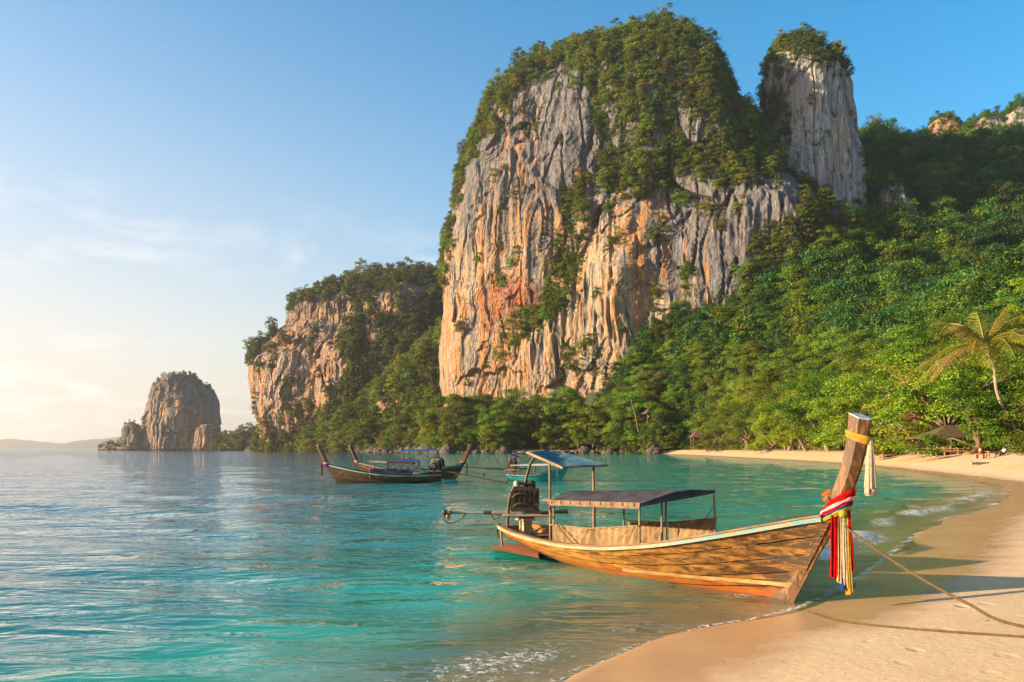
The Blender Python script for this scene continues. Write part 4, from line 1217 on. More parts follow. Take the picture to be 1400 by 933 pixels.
# ---------------------------------------------------------------- long-tail boats
def mat_hull(name, a, b, dark, patch=0.5, low=None, up=False):
    t = NT(name)
    v = t.coords((5.0, 2.2, 0.9) if up else (0.9, 2.2, 5.0)); v2 = t.coords((16.0, 6.0, 2.0) if up else (2.0, 6.0, 16.0)); v0 = t.coords()
    n1 = t.noise(v, 1.0, 7, 0.65, 0.6); n2 = t.noise(v2, 1.2, 7, 0.65, 0.4); n3 = t.noise(v0, 7.0, 6, 0.7)
    c = t.mix(t.mr(n1, 0.35, 0.65), a, b)
    c = t.mix(t.mr(n2, 0.46, 0.70, 0, 0.85), c, tuple(x * 0.42 for x in a))
    sp = t.n('ShaderNodeSeparateXYZ'); t.l(v0, sp.inputs[0])
    fwd = t.mr(sp.outputs[0], 3.5, 9.0, 0.0, 0.17)
    dk = t.mr(t.m('ADD', t.noise(t.coords((3.4, 1.5, 0.8) if up else (0.42, 1.5, 3.0)), 3.8, 12, 0.76, 0.6), fwd), 0.47, 0.69)
    c = t.mix(t.m('MULTIPLY', dk, patch), c, dark)
    if low:
        lw = t.mr(t.m('ADD', sp.outputs[2], t.m('MULTIPLY', n3, 0.16)), 0.30, 0.16)
        c = t.mix(t.m('MULTIPLY', lw, 0.75), c, low)
    sc2 = t.mr(n3, 0.66, 0.74, 0, 0.5)
    c = t.mix(sc2, c, (0.62, 0.45, 0.24))
    h = t.m('ADD', n2, t.m('MULTIPLY', n3, 0.5))
    return t.done(t.principled(c, t.mr(n1, 0.3, 0.7, 0.38, 0.62), t.bump(h, 0.35, 0.012), 0.45))
M['hull'] = mat_hull('varnished_planks', (0.29, 0.125, 0.019), (0.44, 0.21, 0.038), (0.03, 0.014, 0.006), 0.97, (0.28, 0.075, 0.012))
M['stem'] = mat_hull('stem_timber', (0.24, 0.10, 0.021), (0.34, 0.155, 0.037), (0.03, 0.015, 0.007), 0.9, None, True)
M['hull_dark'] = mat_hull('dark_planks', (0.075, 0.042, 0.018), (0.13, 0.075, 0.033), (0.03, 0.018, 0.010), 0.7)
M['hull_teal'] = mat_hull('teal_planks', (0.03, 0.24, 0.24), (0.05, 0.36, 0.36), (0.03, 0.10, 0.09), 0.6)
M['wood_in'] = mat_simple('inner_wood', (0.20, 0.125, 0.07), 0.8, 0.55, 2.0, (0.6, 3, 3), 0.4)
M['wood_light'] = mat_simple('worn_wood', (0.50, 0.33, 0.17), 0.75, 0.45, 2.0, (0.7, 3, 3), 0.4)
M['wood_cap'] = mat_simple('worn_cap', (0.27, 0.16, 0.075), 0.75, 0.5, 2.0, (0.7, 3, 3), 0.4)
M['pole'] = mat_simple('weathered_pole', (0.26, 0.18, 0.10), 0.75, 0.5, 2.0, (4, 4, 1), 0.3)
def mat_rail():
    t = NT('worn_rail_paint')
    v = t.coords(); n1 = t.noise(t.coords((1.2, 5, 5)), 2.0, 7, 0.68, 0.4); n3 = t.noise(v, 18.0, 5, 0.7)
    sp = t.n('ShaderNodeSeparateXYZ'); t.l(v, sp.inputs[0])
    f = t.mr(t.m('ADD', sp.outputs[0], t.m('MULTIPLY', t.m('SUBTRACT', n1, 0.5), 5.0)), 5.2, 7.6)
    paint = t.mix(f, (0.30, 0.23, 0.145), (0.04, 0.20, 0.24))
    c = t.mix(t.mr(t.m('ADD', n1, t.m('MULTIPLY', n3, 0.5)), 0.70, 0.86), paint, (0.28, 0.16, 0.06))
    return t.done(t.principled(c, 0.6, t.bump(n3, 0.3, 0.01), 0.4))
M['rail'] = mat_rail()
M['stripe'] = mat_simple('cream_stripe', (0.44, 0.29, 0.12), 0.6, 0.35, 3.0, (1, 4, 6), 0.2, c2=(0.27, 0.14, 0.045))
M['rail_blue'] = mat_simple('blue_rail', (0.18, 0.46, 0.52), 0.6, 0.35, 3.0, (1, 4, 4), 0.2)
def mat_cloth(name, c, c2, rough=0.9, trans=0.25, scale=3.0, bump=0.15):
    t = NT(name)
    v = t.coords(); n1 = t.noise(v, scale, 6, 0.62, 0.3); n2 = t.noise(v, scale * 9, 3, 0.5)
    k = t.mix(t.mr(n1, 0.35, 0.68), c2, c)
    d = t.n('ShaderNodeBsdfDiffuse', i_Roughness=0.6); t.l(k, d.inputs[0]); t.l(t.bump(n2, bump, 0.01), d.inputs['Normal'])
    tr = t.n('ShaderNodeBsdfTranslucent'); t.l(k, tr.inputs[0])
    m_ = t.n('ShaderNodeMixShader', n_0=trans); t.l(d.outputs[0], m_.inputs[1]); t.l(tr.outputs[0], m_.inputs[2])
    return t.done(m_.outputs[0])
M['tarp'] = mat_cloth('canvas_tarp', (0.40, 0.28, 0.15), (0.25, 0.165, 0.085))
M['roof_cloth'] = mat_cloth('dark_canopy', (0.075, 0.075, 0.095), (0.035, 0.03, 0.035), trans=0.08)
M['roof_rim'] = mat_cloth('canopy_rim', (0.30, 0.20, 0.13), (0.17, 0.11, 0.07), trans=0.1, scale=6.0)
M['blue_awning'] = mat_cloth('blue_awning', (0.11, 0.22, 0.27), (0.06, 0.14, 0.19), trans=0.2, scale=2.0)
M['blue_bright'] = mat_cloth('bright_blue_awning', (0.03, 0.15, 0.42), (0.02, 0.10, 0.30), trans=0.2)
M['maroon'] = mat_cloth('maroon_canopy', (0.13, 0.045, 0.04), (0.06, 0.03, 0.03), trans=0.1)
M['grey_cloth'] = mat_cloth('grey_canvas', (0.40, 0.38, 0.36), (0.28, 0.26, 0.25), trans=0.15)
M['white_cloth'] = mat_cloth('pale_canvas', (0.62, 0.58, 0.52), (0.45, 0.42, 0.38), trans=0.2)
M['navy'] = mat_cloth('navy_tarp', (0.05, 0.07, 0.11), (0.03, 0.04, 0.06), trans=0.05)
M['engine'] = mat_simple('engine_grime', (0.025, 0.022, 0.02), 0.5, 0.5, 6.0, (1, 1, 1), 0.5, 0.5, 0.3, c2=(0.05, 0.032, 0.018))
M['rust'] = mat_simple('rusty_steel', (0.11, 0.06, 0.03), 0.65, 0.5, 5.0, (1, 1, 1), 0.4, 0.4, 0.35)
M['steel'] = mat_simple('worn_steel', (0.46, 0.38, 0.28), 0.5, 0.4, 5.0, (1, 1, 1), 0.3, 0.5, 0.4)
M['brass'] = mat_simple('propeller_bronze', (0.34, 0.22, 0.09), 0.45, 0.4, 6.0, (1, 1, 1), 0.2, 0.5, 0.6)
M['grey_cap'] = mat_simple('grey_paint', (0.42, 0.50, 0.52), 0.6, 0.35, 5.0, (1, 1, 1), 0.2)
M['plate'] = mat_simple('red_board', (0.34, 0.15, 0.08), 0.6, 0.45, 3.0, (1, 3, 3), 0.2)
for nm, c, c2 in (('red', (0.48, 0.012, 0.014), (0.32, 0.007, 0.008)), ('pinkwhite', (0.70, 0.46, 0.44), (0.62, 0.36, 0.36)), ('yellow', (0.55, 0.36, 0.06), (0.40, 0.25, 0.04)),
                  ('lime', (0.46, 0.42, 0.05), (0.32, 0.30, 0.03)), ('blue', (0.03, 0.07, 0.32), (0.015, 0.04, 0.2)), ('cream', (0.52, 0.42, 0.24), (0.38, 0.29, 0.14)),
                  ('ivory', (0.58, 0.50, 0.37), (0.44, 0.36, 0.25)), ('orange', (0.72, 0.28, 0.05), (0.55, 0.18, 0.03)), ('gold', (0.50, 0.31, 0.07), (0.36, 0.21, 0.04))):
    M['rb_' + nm] = mat_cloth('ribbon_' + nm, c, c2, trans=0.3, scale=14.0, bump=0.3)
M['rope'] = mat_simple('rope_fibre', (0.13, 0.08, 0.035), 0.9, 0.5, 30.0, (1, 1, 1), 0.6)

class Hull:
    def __init__(s, L, stem, wg, zg, zk, k=1.0):
        s.L = L; s.stem = np.array(stem, float)
        s.wg = np.array(wg, float).T; s.zg = np.array(zg, float).T; s.zk = np.array(zk, float).T
    def sx(s, z): return np.interp(z, s.stem[:, 1], s.stem[:, 0])
    def W(s, t): return np.interp(t, *s.wg)
    def ZG(s, t):
        a = [np.interp(np.clip(t + d, 0, 1), *s.zg) for d in (-0.04, -0.02, 0, 0.02, 0.04)]
        return sum(a) / 5
    def ZK(s, t): return np.interp(t, *s.zk)
    def pt(s, t, q, side, off=0.0):
        zk, zg, w = s.ZK(t), s.ZG(t), s.W(t)
        a = np.interp(t, [0, 0.3, 0.6, 0.85, 1], [0.55, 0.36, 0.36, 0.62, 0.9])
        y = w * q ** a
        z = zk + (zg - zk) * q
        x = t * (s.L + s.sx(z))
        return np.array([x, side * (y + off), z])
    def q_of_z(s, t, z): return np.clip((z - s.ZK(t)) / (s.ZG(t) - s.ZK(t)), 0.02, 1)

def sweep_rect(path, out, w, h):
    """box section: w along 'out', h vertical"""
    path = np.asarray(path, float); out = np.asarray(out, float)
    up = np.array([0, 0, 1.0])
    sec = [path, path + out * w, path + out * w + up * h, path + up * h]
    V = np.stack(sec, 1).reshape(-1, 3); n = len(path)
    F = []
    for i in range(n - 1):
        for k in range(4):
            F.append((i * 4 + k, (i + 1) * 4 + k, (i + 1) * 4 + (k + 1) % 4, i * 4 + (k + 1) % 4))
    F += [(0, 1, 2, 3), tuple((n - 1) * 4 + k for k in (3, 2, 1, 0))]
    return V, F

def wrinkled(P00, P10, P11, P01, nu, nv, amp, seed, sag=0.0, pleat=0.0):
    """cloth grid between four corners"""
    u = np.linspace(0, 1, nu)[None, :, None]; v = np.linspace(0, 1, nv)[:, None, None]
    P = (1 - u) * (1 - v) * np.array(P00) + u * (1 - v) * np.array(P10) + u * v * np.array(P11) + (1 - u) * v * np.array(P01)
    n = np.cross(np.array(P10, float) - P00, np.array(P01, float) - P00); n /= np.linalg.norm(n)
    U, Vv = u[0, :, 0], v[:, 0, 0]
    UU, VV = np.meshgrid(U, Vv)
    d = amp * (perlin(UU * 4 + seed, VV * 3, seed) + 0.5 * perlin(UU * 11 + seed, VV * 5, 2.0))
    if pleat: d = d + pleat * np.sin(UU * 38 + 2.0 * perlin(UU * 3, VV * 2, seed)) * (0.3 + VV)
    P = P + n * d[..., None]
    P[..., 2] -= sag * np.sin(math.pi * UU) * np.sin(math.pi * np.clip(VV, 0, 1))
    return P

def build_hull(root, H, mats, nt=42, qs=(0.0, 0.10, 0.24, 0.40, 0.58, 0.78, 1.0), thick=0.035, ribs=True):
    hull = empty('hull'); hull.parent = root
    ts = np.linspace(0, 1, nt) ** 0.92
    for side in (-1, 1):
        for i in range(len(qs) - 1):
            lap = 0.009 * ((i % 2) * 1.0)
            rows = []
            for q, off in ((qs[i] + 0.007, lap), (qs[i + 1] - 0.007, lap), (qs[i + 1] - 0.007, lap - thick), (qs[i] + 0.007, lap - thick)):
                rows.append(np.array([H.pt(t, max(q, 0.0), side, off) for t in ts]))
            V = np.stack(rows, 1).reshape(-1, 3); F = []
            for a in range(nt - 1):
                for k in range(4):
                    f = (a * 4 + k, (a + 1) * 4 + k, (a + 1) * 4 + (k + 1) % 4, a * 4 + (k + 1) % 4)
                    F.append(f if side < 0 else f[::-1])
            F += [(3, 2, 1, 0), tuple((nt - 1) * 4 + k for k in range(4))]
            mb = MB().add(V, F); o = mb.build('plank', M[mats['hull']], hull, True)
    # transom
    qv = np.linspace(0.02, 1, 8)
    Pn = np.array([[H.pt(0.0, q, -1, -0.01) for q in qv], [H.pt(0.0, q, 1, -0.01) for q in qv]])
    MB().sheet(Pn, 0.05).build('transom', M[mats['hull']], hull)
    # rails and caps
    tg = np.linspace(0, 0.985, nt)
    for side in (-1, 1):
        out = np.tile([0, side, 0.0], (nt, 1))
        g = np.array([H.pt(t, 1.0, side, 0.008) for t in tg]); hgt = np.interp(tg, [0, 0.5, 1], [0.07, 0.075, 0.09])
        V, F = sweep_rect(g - np.stack([0 * hgt, 0 * hgt, hgt], -1) * 0.85, out, 0.035, 0.085)
        V[2::4, 2] = g[:, 2] - 0.004; V[3::4, 2] = g[:, 2] - 0.004
        MB().add(V, F).build('rub_rail', M[mats['rail']], hull)
        g2 = np.array([H.pt(t, 1.0, side, -0.085) for t in tg]); g2[:, 2] += 0.003
        V, F = sweep_rect(g2, out, 0.15, 0.03)
        MB().add(V, F).build('gunwale_cap', M[mats['cap']], hull)
    if ribs:
        for t in np.arange(0.1, 0.92, 0.075):
            mb = MB()
            for side in (-1, 1):
                P = np.array([H.pt(t, q, side, -0.06) for q in np.linspace(0.05, 0.97, 8)])
                mb.tube(P, 0.026, 4)
            mb.build('rib', M['wood_in'], hull)
    return hull

def build_stem(root, H, mat, cap, width=0.15, foreaft=0.42, zbot=-0.2, ztop=None):
    z0 = zbot; z1 = ztop or H.stem[-1, 1]
    zs = np.linspace(z0, z1, 26)
    c = smooth_line(H.stem, 8)
    fx = np.interp(zs, c[:, 1], c[:, 0]) + H.L + 0.05
    fa = np.interp(zs, [z0, 0.2, 1.2, z1 - 0.4, z1], [0.55, 0.5, foreaft, foreaft * 0.93, foreaft * 1.05])
    # tapered: wide at the back, chamfered to the front edge
    V, F = [], []
    for x, f, z in zip(fx, fa, zs):
        w = width * np.interp(z, [z0, 0.5, 1.5, z1], [0.45, 0.6, 0.95, 1.2])
        tl = np.interp(z, [1.0, z1], [0.0, 0.10])             # top leans: the section tips back
        V += [(x, -w * 0.22, z), (x - f * 0.35, -w, z + tl * 0.25), (x - f, -w * 0.9, z + tl), (x - f, w * 0.9, z + tl), (x - f * 0.35, w, z + tl * 0.25), (x, w * 0.22, z)]
    n = len(zs)
    for i in range(n - 1):
        for k in range(6):
            F.append((i * 6 + k, i * 6 + (k + 1) % 6, (i + 1) * 6 + (k + 1) % 6, (i + 1) * 6 + k)[::-1])
    F += [tuple(range(6))]
    mb = MB().add(V, F)
    st = mb.build('stem_post', M[mat], root)
    top = np.array(V[-6:])
    c0 = top.mean(0)
    lo = c0 + (top - c0) * 1.01; hi = c0 + (top - c0) * 1.02 + [0, 0, 0.018]
    MB().add(np.concatenate([lo, hi]), [tuple(range(5, -1, -1)), tuple(range(6, 12))] + [(k, (k + 1) % 6, (k + 1) % 6 + 6, k + 6) for k in range(6)]).build('cap', M[cap], st)
    return st

def build_engine(root, c, tail_end, s=1.0, exhaust=(0.05, 0.0, 0.55), simple=False):
    """diesel engine on a swivel bracket with its long propeller shaft"""
    c = np.array(c, float); e = np.array(tail_end, float)
    d = e - c; d[2] = 0; d /= np.linalg.norm(d); n = np.array([-d[1], d[0], 0])
    ang = math.atan2(d[1], d[0]); Rm = Matrix.Rotation(ang, 3, 'Z')
    def L(x, y, z): return c + s * (d * x + n * y + np.array([0, 0, z]))
    en = empty('engine'); en.parent = root
    mb = MB()
    mb.box(L(0, 0, 0.02), (0.56 * s, 0.40 * s, 0.40 * s), Rm)
    mb.box(L(0.02, 0, 0.25), (0.44 * s, 0.34 * s, 0.12 * s), Rm, 0.8)
    mb.box(L(-0.16, 0.03, -0.22), (0.30 * s, 0.34 * s, 0.12 * s), Rm)
    for k in range(5): mb.box(L(-0.2 + 0.1 * k, 0, 0.12), (0.03 * s, 0.46 * s, 0.26 * s), Rm)
    mb.build('block', M['engine'], en)
    Rx = Rm @ Matrix.Rotation(R(90), 3, 'X')
    mb = MB().lathe(L(-0.02, -0.26, 0.0), [(0.02, -0.05), (0.19, -0.05), (0.21, -0.03), (0.21, 0.03), (0.19, 0.05), (0.05, 0.06)], 18, Rx)
    mb.scale = s; mb.build('flywheel', M['engine'], en, True)
    MB().lathe(L(-0.12, 0.0, 0.35), [(0.02, -0.09), (0.12, -0.09), (0.13, -0.02), (0.13, 0.05), (0.08, 0.10), (0.02, 0.1)], 14).build('air_filter', M['rust'], en, True)
    MB().lathe(L(0.16, 0.10, 0.36), [(0.02, -0.06), (0.07, -0.06), (0.075, 0.06), (0.04, 0.09), (0.02, 0.09)], 12).build('fuel_cap', M['steel'], en, True)
    mb = MB(); mb.box(L(-0.24, 0, 0.1), (0.10 * s, 0.42 * s, 0.34 * s), Rm); mb.build('radiator', M['rust'], en)
    for k, (y, z) in enumerate(((0.2, 0.1), (-0.22, 0.16), (0.18, -0.1), (-0.1, 0.3))):
        P = smooth_line([L(0.24, y, z), L(0.12, y * 1.35, z + 0.08), L(-0.1, y * 1.3, z + 0.05), L(-0.22, y, z - 0.08)], 4)
        MB().tube(P, 0.017 * s, 6).build('hose', M['steel'] if k % 2 else M['rust'], en, True)
    # frame rails, handle, bracket
    mb = MB()
    for y in (-0.2, 0.2): mb.tube([L(0.45, y, -0.26), L(-0.55, y, -0.26)], 0.032 * s, 8)
    for x in (-0.35, 0.0, 0.3): mb.box(L(x, 0, -0.26), (0.06 * s, 0.44 * s, 0.05 * s), Rm)
    mb.build('frame', M['steel'], en, True)
    mb = MB(); mb.tube([L(-0.30, 0.22, -0.20), L(-0.72, 0.22, -0.18)], 0.03 * s, 8); mb.build('tiller', M['engine'], en, True)
    mb = MB(); mb.tube([L(-0.68, 0.22, -0.18), L(-0.86, 0.22, -0.175)], 0.042 * s, 8); mb.build('grip', M['engine'], en, True)
    mb = MB(); mb.lathe(L(-0.05, 0, -0.42), [(0.04, -0.1), (0.09, -0.1), (0.09, 0.1), (0.05, 0.1)], 12); mb.box(L(-0.05, 0, -0.32), (0.3 * s, 0.16 * s, 0.08 * s), Rm); mb.build('swivel', M['rust'], en, True)
    ex = np.array(exhaust) * s
    P = smooth_line([L(-0.02, 0.05, 0.28), L(-0.02, 0.05, 0.42), c + [0, 0, 0.36 * s] + ex * 0.6, c + [0, 0, 0.36 * s] + ex, c + [0.02, 0.02, 0.42 * s] + ex * 1.12 + d * -0.05], 5)
    MB().tube(P, 0.03 * s, 9, False).build('exhaust_pipe', M['rust'], en, True)
    P = smooth_line([L(0.34, 0.12, -0.6), L(0.33, 0.12, -0.2), L(0.28, 0.12, 0.15), L(0.14, 0.12, 0.36), L(-0.05, 0.1, 0.36)], 6)
    MB().tube(P, 0.032 * s, 8).build('guard_hoop', M['rust'], en, True)
    # shaft
    a = L(0.25, 0, -0.22); dv = e - a; ln = np.linalg.norm(dv); dv /= ln
    dark = s > 1.3
    sh = MB().tube([a, a + dv * (ln - 0.02)], 0.026 * s, 8).build('tail_shaft', M['engine' if dark else 'steel'], root, True)
    MB().tube([a, a + dv * ln * 0.30], 0.05 * s, 9).build('shaft_casing', M['engine' if dark else 'steel'], sh, True)
    MB().tube([a + dv * ln * 0.12, a + dv * ln * 0.42], 0.036 * s, 9).build('shaft_sleeve', M['rust'], sh, True)
    MB().lathe(e, [(0.005, -0.075), (0.05, -0.055), (0.075, 0), (0.05, 0.055), (0.005, 0.075)], 12).build('end_ball', M['engine'], sh, True)
    hub = e - dv * 0.10
    sd_ = np.cross(dv, [0, 0, 1.0]); sd_ /= np.linalg.norm(sd_)
    MB().tube([hub - dv * 0.07, hub + dv * 0.07], 0.04 * s, 9).build('propeller_hub', M['brass'], sh, True)
    for k in range(3):
        aa = k * 2.094 + 0.5
        r1 = math.cos(aa) * sd_ + math.sin(aa) * np.array([0, 0, 1.0]); tt = np.cross(dv, r1)
        g = []
        for q in np.linspace(0.02, 0.17, 5):
            wd = 0.055 * math.sin(min(1, (q + 0.02) / 0.19) * 2.6) + 0.012
            g.append([hub + r1 * q + (tt * 0.8 + dv * 0.6) * wd * x for x in (-1, 0, 1)])
        MB().sheet(np.array(g), 0.008).build('propeller_blade', M['brass'], sh, True)
    P = smooth_line([e - dv * 0.55, e - dv * 0.42 + [0, 0, -0.14], e - dv * 0.2 + [0, 0, -0.26], e - dv * 0.02 + [0, 0, -0.22], e + dv * 0.02 + [0, 0, -0.05]], 5)
    MB().tube(P, 0.013 * s, 6).build('skeg', M['rust'], sh, True)
    P = smooth_line([a + dv * ln * 0.18 + [0, 0, 0.05], a + dv * ln * 0.2 + [0, 0, -0.12], a + dv * ln * 0.28 + [0, 0, -0.16], a + dv * ln * 0.30 + [0, 0, 0.04]], 5)
    MB().tube(P, 0.012 * s, 5).build('lashing', M['rope'], sh, True)
    return en

# ------------------------------------------------ the beached boat
BO = np.array([0.06, 21.4, 0.0]); BU = np.array([0.507, -0.862, 0]); BP = np.array([0.862, 0.507, 0])
def W2L(p): d = np.array(p, float) - BO; return np.array([d @ BU, d @ BP, d[2]])
def L2W(p): return BO + BU * p[0] + BP * p[1] + np.array([0, 0, p[2]])
def on_boat(px, py, y_local):
    """photo pixel on the vertical plane y_local = const of the beached boat -> boat coordinates"""
    k = (px - 700) / K
    bx, by = BO[0] + BP[0] * y_local, BO[1] + BP[1] * y_local
    x = (k * by - bx) / (BU[0] - k * BU[1])
    Y = by + BU[1] * x
    return np.array([x, y_local, CAMH + (HOR - py) / K * Y])

H1 = Hull(8.9, [(-0.12, -0.3), (0, 0), (0.443, 0.75), (0.93, 1.53), (1.25, 2.21), (1.42, 2.92)],
          [(0, 0.46), (0.06, 0.60), (0.15, 0.76), (0.35, 0.95), (0.55, 1.02), (0.70, 0.93), (0.82, 0.70), (0.92, 0.38), (1, 0.10)],
          [(0, 0.56), (0.1, 0.50), (0.25, 0.46), (0.4, 0.47), (0.55, 0.56), (0.7, 0.76), (0.82, 1.02), (0.92, 1.28), (1, 1.5)],
          [(0, 0.16), (0.1, 0.10), (0.25, -0.06), (0.5, -0.24), (0.8, -0.24), (0.93, -0.16), (1, -0.08)])
boat = empty('longtail_boat', BO, math.atan2(BU[1], BU[0]), label='varnished wooden longtail boat beached at the water edge with ribbons on its prow', cat='boat')
hull1 = build_hull(boat, H1, {'hull': 'hull', 'rail': 'rail', 'cap': 'wood_cap'}, nt=64)
build_stem(boat, H1, 'stem', 'grey_cap', 0.118, 0.27)
# cream stripe low on each bow
for side in (-1, 1):
    tt = np.linspace(0.60, 0.985, 34); zz_ = np.interp(tt, [0.6, 0.75, 1], [0.10, 0.15, 0.25])
    g = np.array([H1.pt(t, H1.q_of_z(t, z), side, 0.006) for t, z in zip(tt, zz_)])
    V, F = sweep_rect(g, np.tile([0, side, 0.0], (len(tt), 1)), 0.012, 0.07)
    # follow the flare of the hull
    g2 = np.array([H1.pt(t, H1.q_of_z(t, z + 0.07), side, 0.006) for t, z in zip(tt, zz_)])
    V[3::4] = g2; V[2::4] = g2 + [0, side * 0.012, 0]
    MB().add(V, F).build('stripe', M['stripe'], hull1)
# decks, floor, benches
def deck(root, H, t0, t1, zf, name, mat, inset=0.05, n=14, boards=0):
    ts = np.linspace(t0, t1, n)
    zl = np.array([zf(t) for t in ts])
    wl = np.array([abs(H.pt(t, H.q_of_z(t, z), 1)[1]) - inset for t, z in zip(ts, zl)])
    xl = np.array([t * (H.L + H.sx(z)) for t, z in zip(ts, zl)])
    for b in range(max(1, boards)):
        u0 = -1 + 2 * b / max(1, boards); u1 = -1 + 2 * (b + 1) / max(1, boards)
        g = 0.006 if boards else 0
        P = np.array([[(x, w * u0 + g, z), (x, w * u1 - g, z)] for x, w, z in zip(xl, wl, zl)])
        MB().sheet(P[:, ::-1], -0.03 if False else 0.03).build(name, M[mat], root)
deck(boat, H1, 0.015, 0.13, lambda t: 0.38, 'stern_deck', 'wood_in', boards=5)
deck(boat, H1, 0.14, 0.80, lambda t: 0.02 + 0.05 * max(0, t - 0.5), 'floor_board', 'wood_in', 0.06, 20, boards=6)
deck(boat, H1, 0.79, 0.965, lambda t: float(H1.ZG(t)) - 0.10, 'foredeck', 'wood_in', 0.03, 16, boards=4)
for t in (0.28, 0.42, 0.56, 0.70):
    z = float(H1.ZG(t)) - 0.14; w = abs(H1.pt(t, H1.q_of_z(t, z), 1)[1]) - 0.05
    x = t * (H1.L + H1.sx(z))
    MB().box((x, 0, z), (0.26, 2 * w, 0.035)).build('bench', M['wood_in'], boat)
# canopy
def post(root, a, b, r=0.022, name='canopy_post', mat='pole'):
    a = np.array(a, float); b = np.array(b, float)
    m = (a + b) / 2 + np.array([0.012, -0.01, 0])
    return MB().tube([a, m, b], [r * 1.1, r, r * 0.95], 8).build(name, M[mat], root, True)
sbs, sbf, pf, ps = (3.0, -0.86, 1.36), (6.05, -0.84, 1.47), (6.3, 0.80, 1.69), (2.0, 0.72, 1.46)
def roof_grid(n=26, m=12, arch=0.10, dz=0.0):
    P = wrinkled(sbs, sbf, pf, ps, n, m, 0.045, 3.0)
    v = np.linspace(0, 1, m)[:, None]
    P[..., 2] += arch * np.sin(math.pi * v) + dz
    return P
MB().sheet(roof_grid(), 0.016).build('canopy_roof', M['roof_cloth'], boat, True)
u_ = np.linspace(0, 1, 14)
G = roof_grid()[:, -1]
chord = np.array([np.array(sbf) * (1 - q) + np.array(pf) * q for q in np.linspace(0, 1, 12)])
MB().sheet(np.stack([G + [0.01, 0, 0.0], chord + [0.012, 0, -0.06]], 0), 0.01).build('front_flap', M['roof_cloth'], boat, True)
# rim cloth rolled along the near and stern edges
P = wrinkled(np.array(sbs) + [-0.05, -0.02, 0.015], np.array(sbf) + [0.02, -0.02, 0.015], np.array(sbf) + [0.02, -0.03, -0.10], np.array(sbs) + [-0.05, -0.03, -0.10], 40, 5, 0.012, 8.0)
MB().sheet(P, 0.012).build('valance', M['roof_rim'], boat, True)
for a, b in ((sbs, sbf), (sbf, pf), (pf, ps), (ps, sbs)):
    MB().tube([np.array(a) - [0, 0, 0.03], np.array(b) - [0, 0, 0.03]], 0.022, 8).build('canopy_pole', M['pole'], boat, True)
MB().tube([np.array(sbs) - [0.30, 0.0, 0.0], np.array(sbs) + [0.35, 0.02, 0.005]], 0.02, 8).build('pole_end', M['pole'], boat, True)
for u in (0.28, 0.55, 0.8):
    a = np.array(sbs) * (1 - u) + np.array(sbf) * u; b = np.array(ps) * (1 - u) + np.array(pf) * u
    MB().tube([a - [0, 0, 0.04], (a + b) / 2 + [0, 0, 0.03], b - [0, 0, 0.04]], 0.016, 6).build('canopy_hoop', M['pole'], boat, True)
for u in np.linspace(0.04, 0.96, 9):
    c = np.array(sbs) * (1 - u) + np.array(sbf) * u + [0, -0.02, -0.03]
    a = np.linspace(0, 2 * math.pi, 9)
    MB().tube(np.stack([c[0] + 0.012 * np.sin(2 * a), c[1] + 0.035 * np.cos(a), c[2] + 0.04 * np.sin(a)], -1), 0.008, 5).build('lashing', M['rope'], boat, True)
def gz(x, y): return float(H1.ZG(x / 9.4)) - 0.05
for (x, y, zt_) in ((3.04, -0.80, 1.34), (4.55, -0.82, 1.38), (5.98, -0.80, 1.45), (6.03, -0.30, 1.50), (2.47, 0.72, 1.44), (3.46, 0.80, 1.52), (4.85, 0.82, 1.6), (6.3, 0.78, 1.66)):
    post(boat, (x + (0.06 if x > 6.2 else 0), y, gz(x, y) - 0.15), (x, y, zt_))
# side tarps with folds gathered at the posts
def tarp(x0, x1, y, h0, h1, seed, b0=0.0):
    nu = 60; u = np.linspace(0, 1, nu); v = np.linspace(0, 1, 12)
    P = np.zeros((12, nu, 3))
    for j, vv in enumerate(v):
        x = x0 + (x1 - x0) * u
        zb = np.array([gz(a, y) + 0.02 for a in x]); zt_ = zb + 0.0 + h0 + (h1 - h0) * u
        P[j, :, 0] = x; P[j, :, 2] = zb + (zt_ - zb) * vv - 0.02 * np.sin(math.pi * u * 3) ** 2 * vv
        dl = np.arctan2(u + 0.02, 1.25 - vv); dr = np.arctan2(1.02 - u, 1.25 - vv)
        fold = 0.030 * np.sin(30 * dl + seed) * np.exp(-u * 3.0)
        ray = 0.034 * np.sin(30 * dr + seed * 2) * np.exp(-(1 - u) * 3.0) + 0.012 * np.sin(u * 40 + 3 * perlin(u * 4, vv, seed))
        P[j, :, 1] = y + fold + ray + 0.03 * perlin(u * 5, vv * 3, seed)
    return MB().sheet(P, 0.006).build('side_tarp', M['tarp'], boat, True)
tarp(3.1, 4.52, -0.86, 0.40, 0.42, 1.0); tarp(4.58, 5.97, -0.86, 0.42, 0.40, 4.0)
tarp(3.5, 4.8, 0.86, 0.44, 0.46, 7.0); tarp(4.9, 6.25, 0.86, 0.46, 0.46, 9.0)
for y, x0, x1, hh in ((-0.86, 3.0, 6.0, 0.42), (0.86, 3.4, 6.3, 0.47)):
    MB().tube([(x0, y, gz(x0, y) + hh), ((x0 + x1) / 2, y, gz((x0 + x1) / 2, y) + hh - 0.01), (x1, y, gz(x1, y) + hh)], 0.014, 6).build('tarp_rail', M['pole'], boat, True)
# slack line over the near tarp
P = smooth_line([(2.95, -0.9, 1.30), (3.3, -0.97, 0.98), (3.9, -1.0, 0.62), (4.35, -1.0, 0.47)], 6)
MB().tube(P, 0.015, 5).build('slack_line', M['rope'], boat, True)
P = smooth_line([(6.28, 0.76, 1.35), (6.1, 0.74, 1.12), (5.8, 0.78, 0.98)], 5)
MB().tube(P, 0.008, 5).build('slack_line', M['rope'], boat, True)
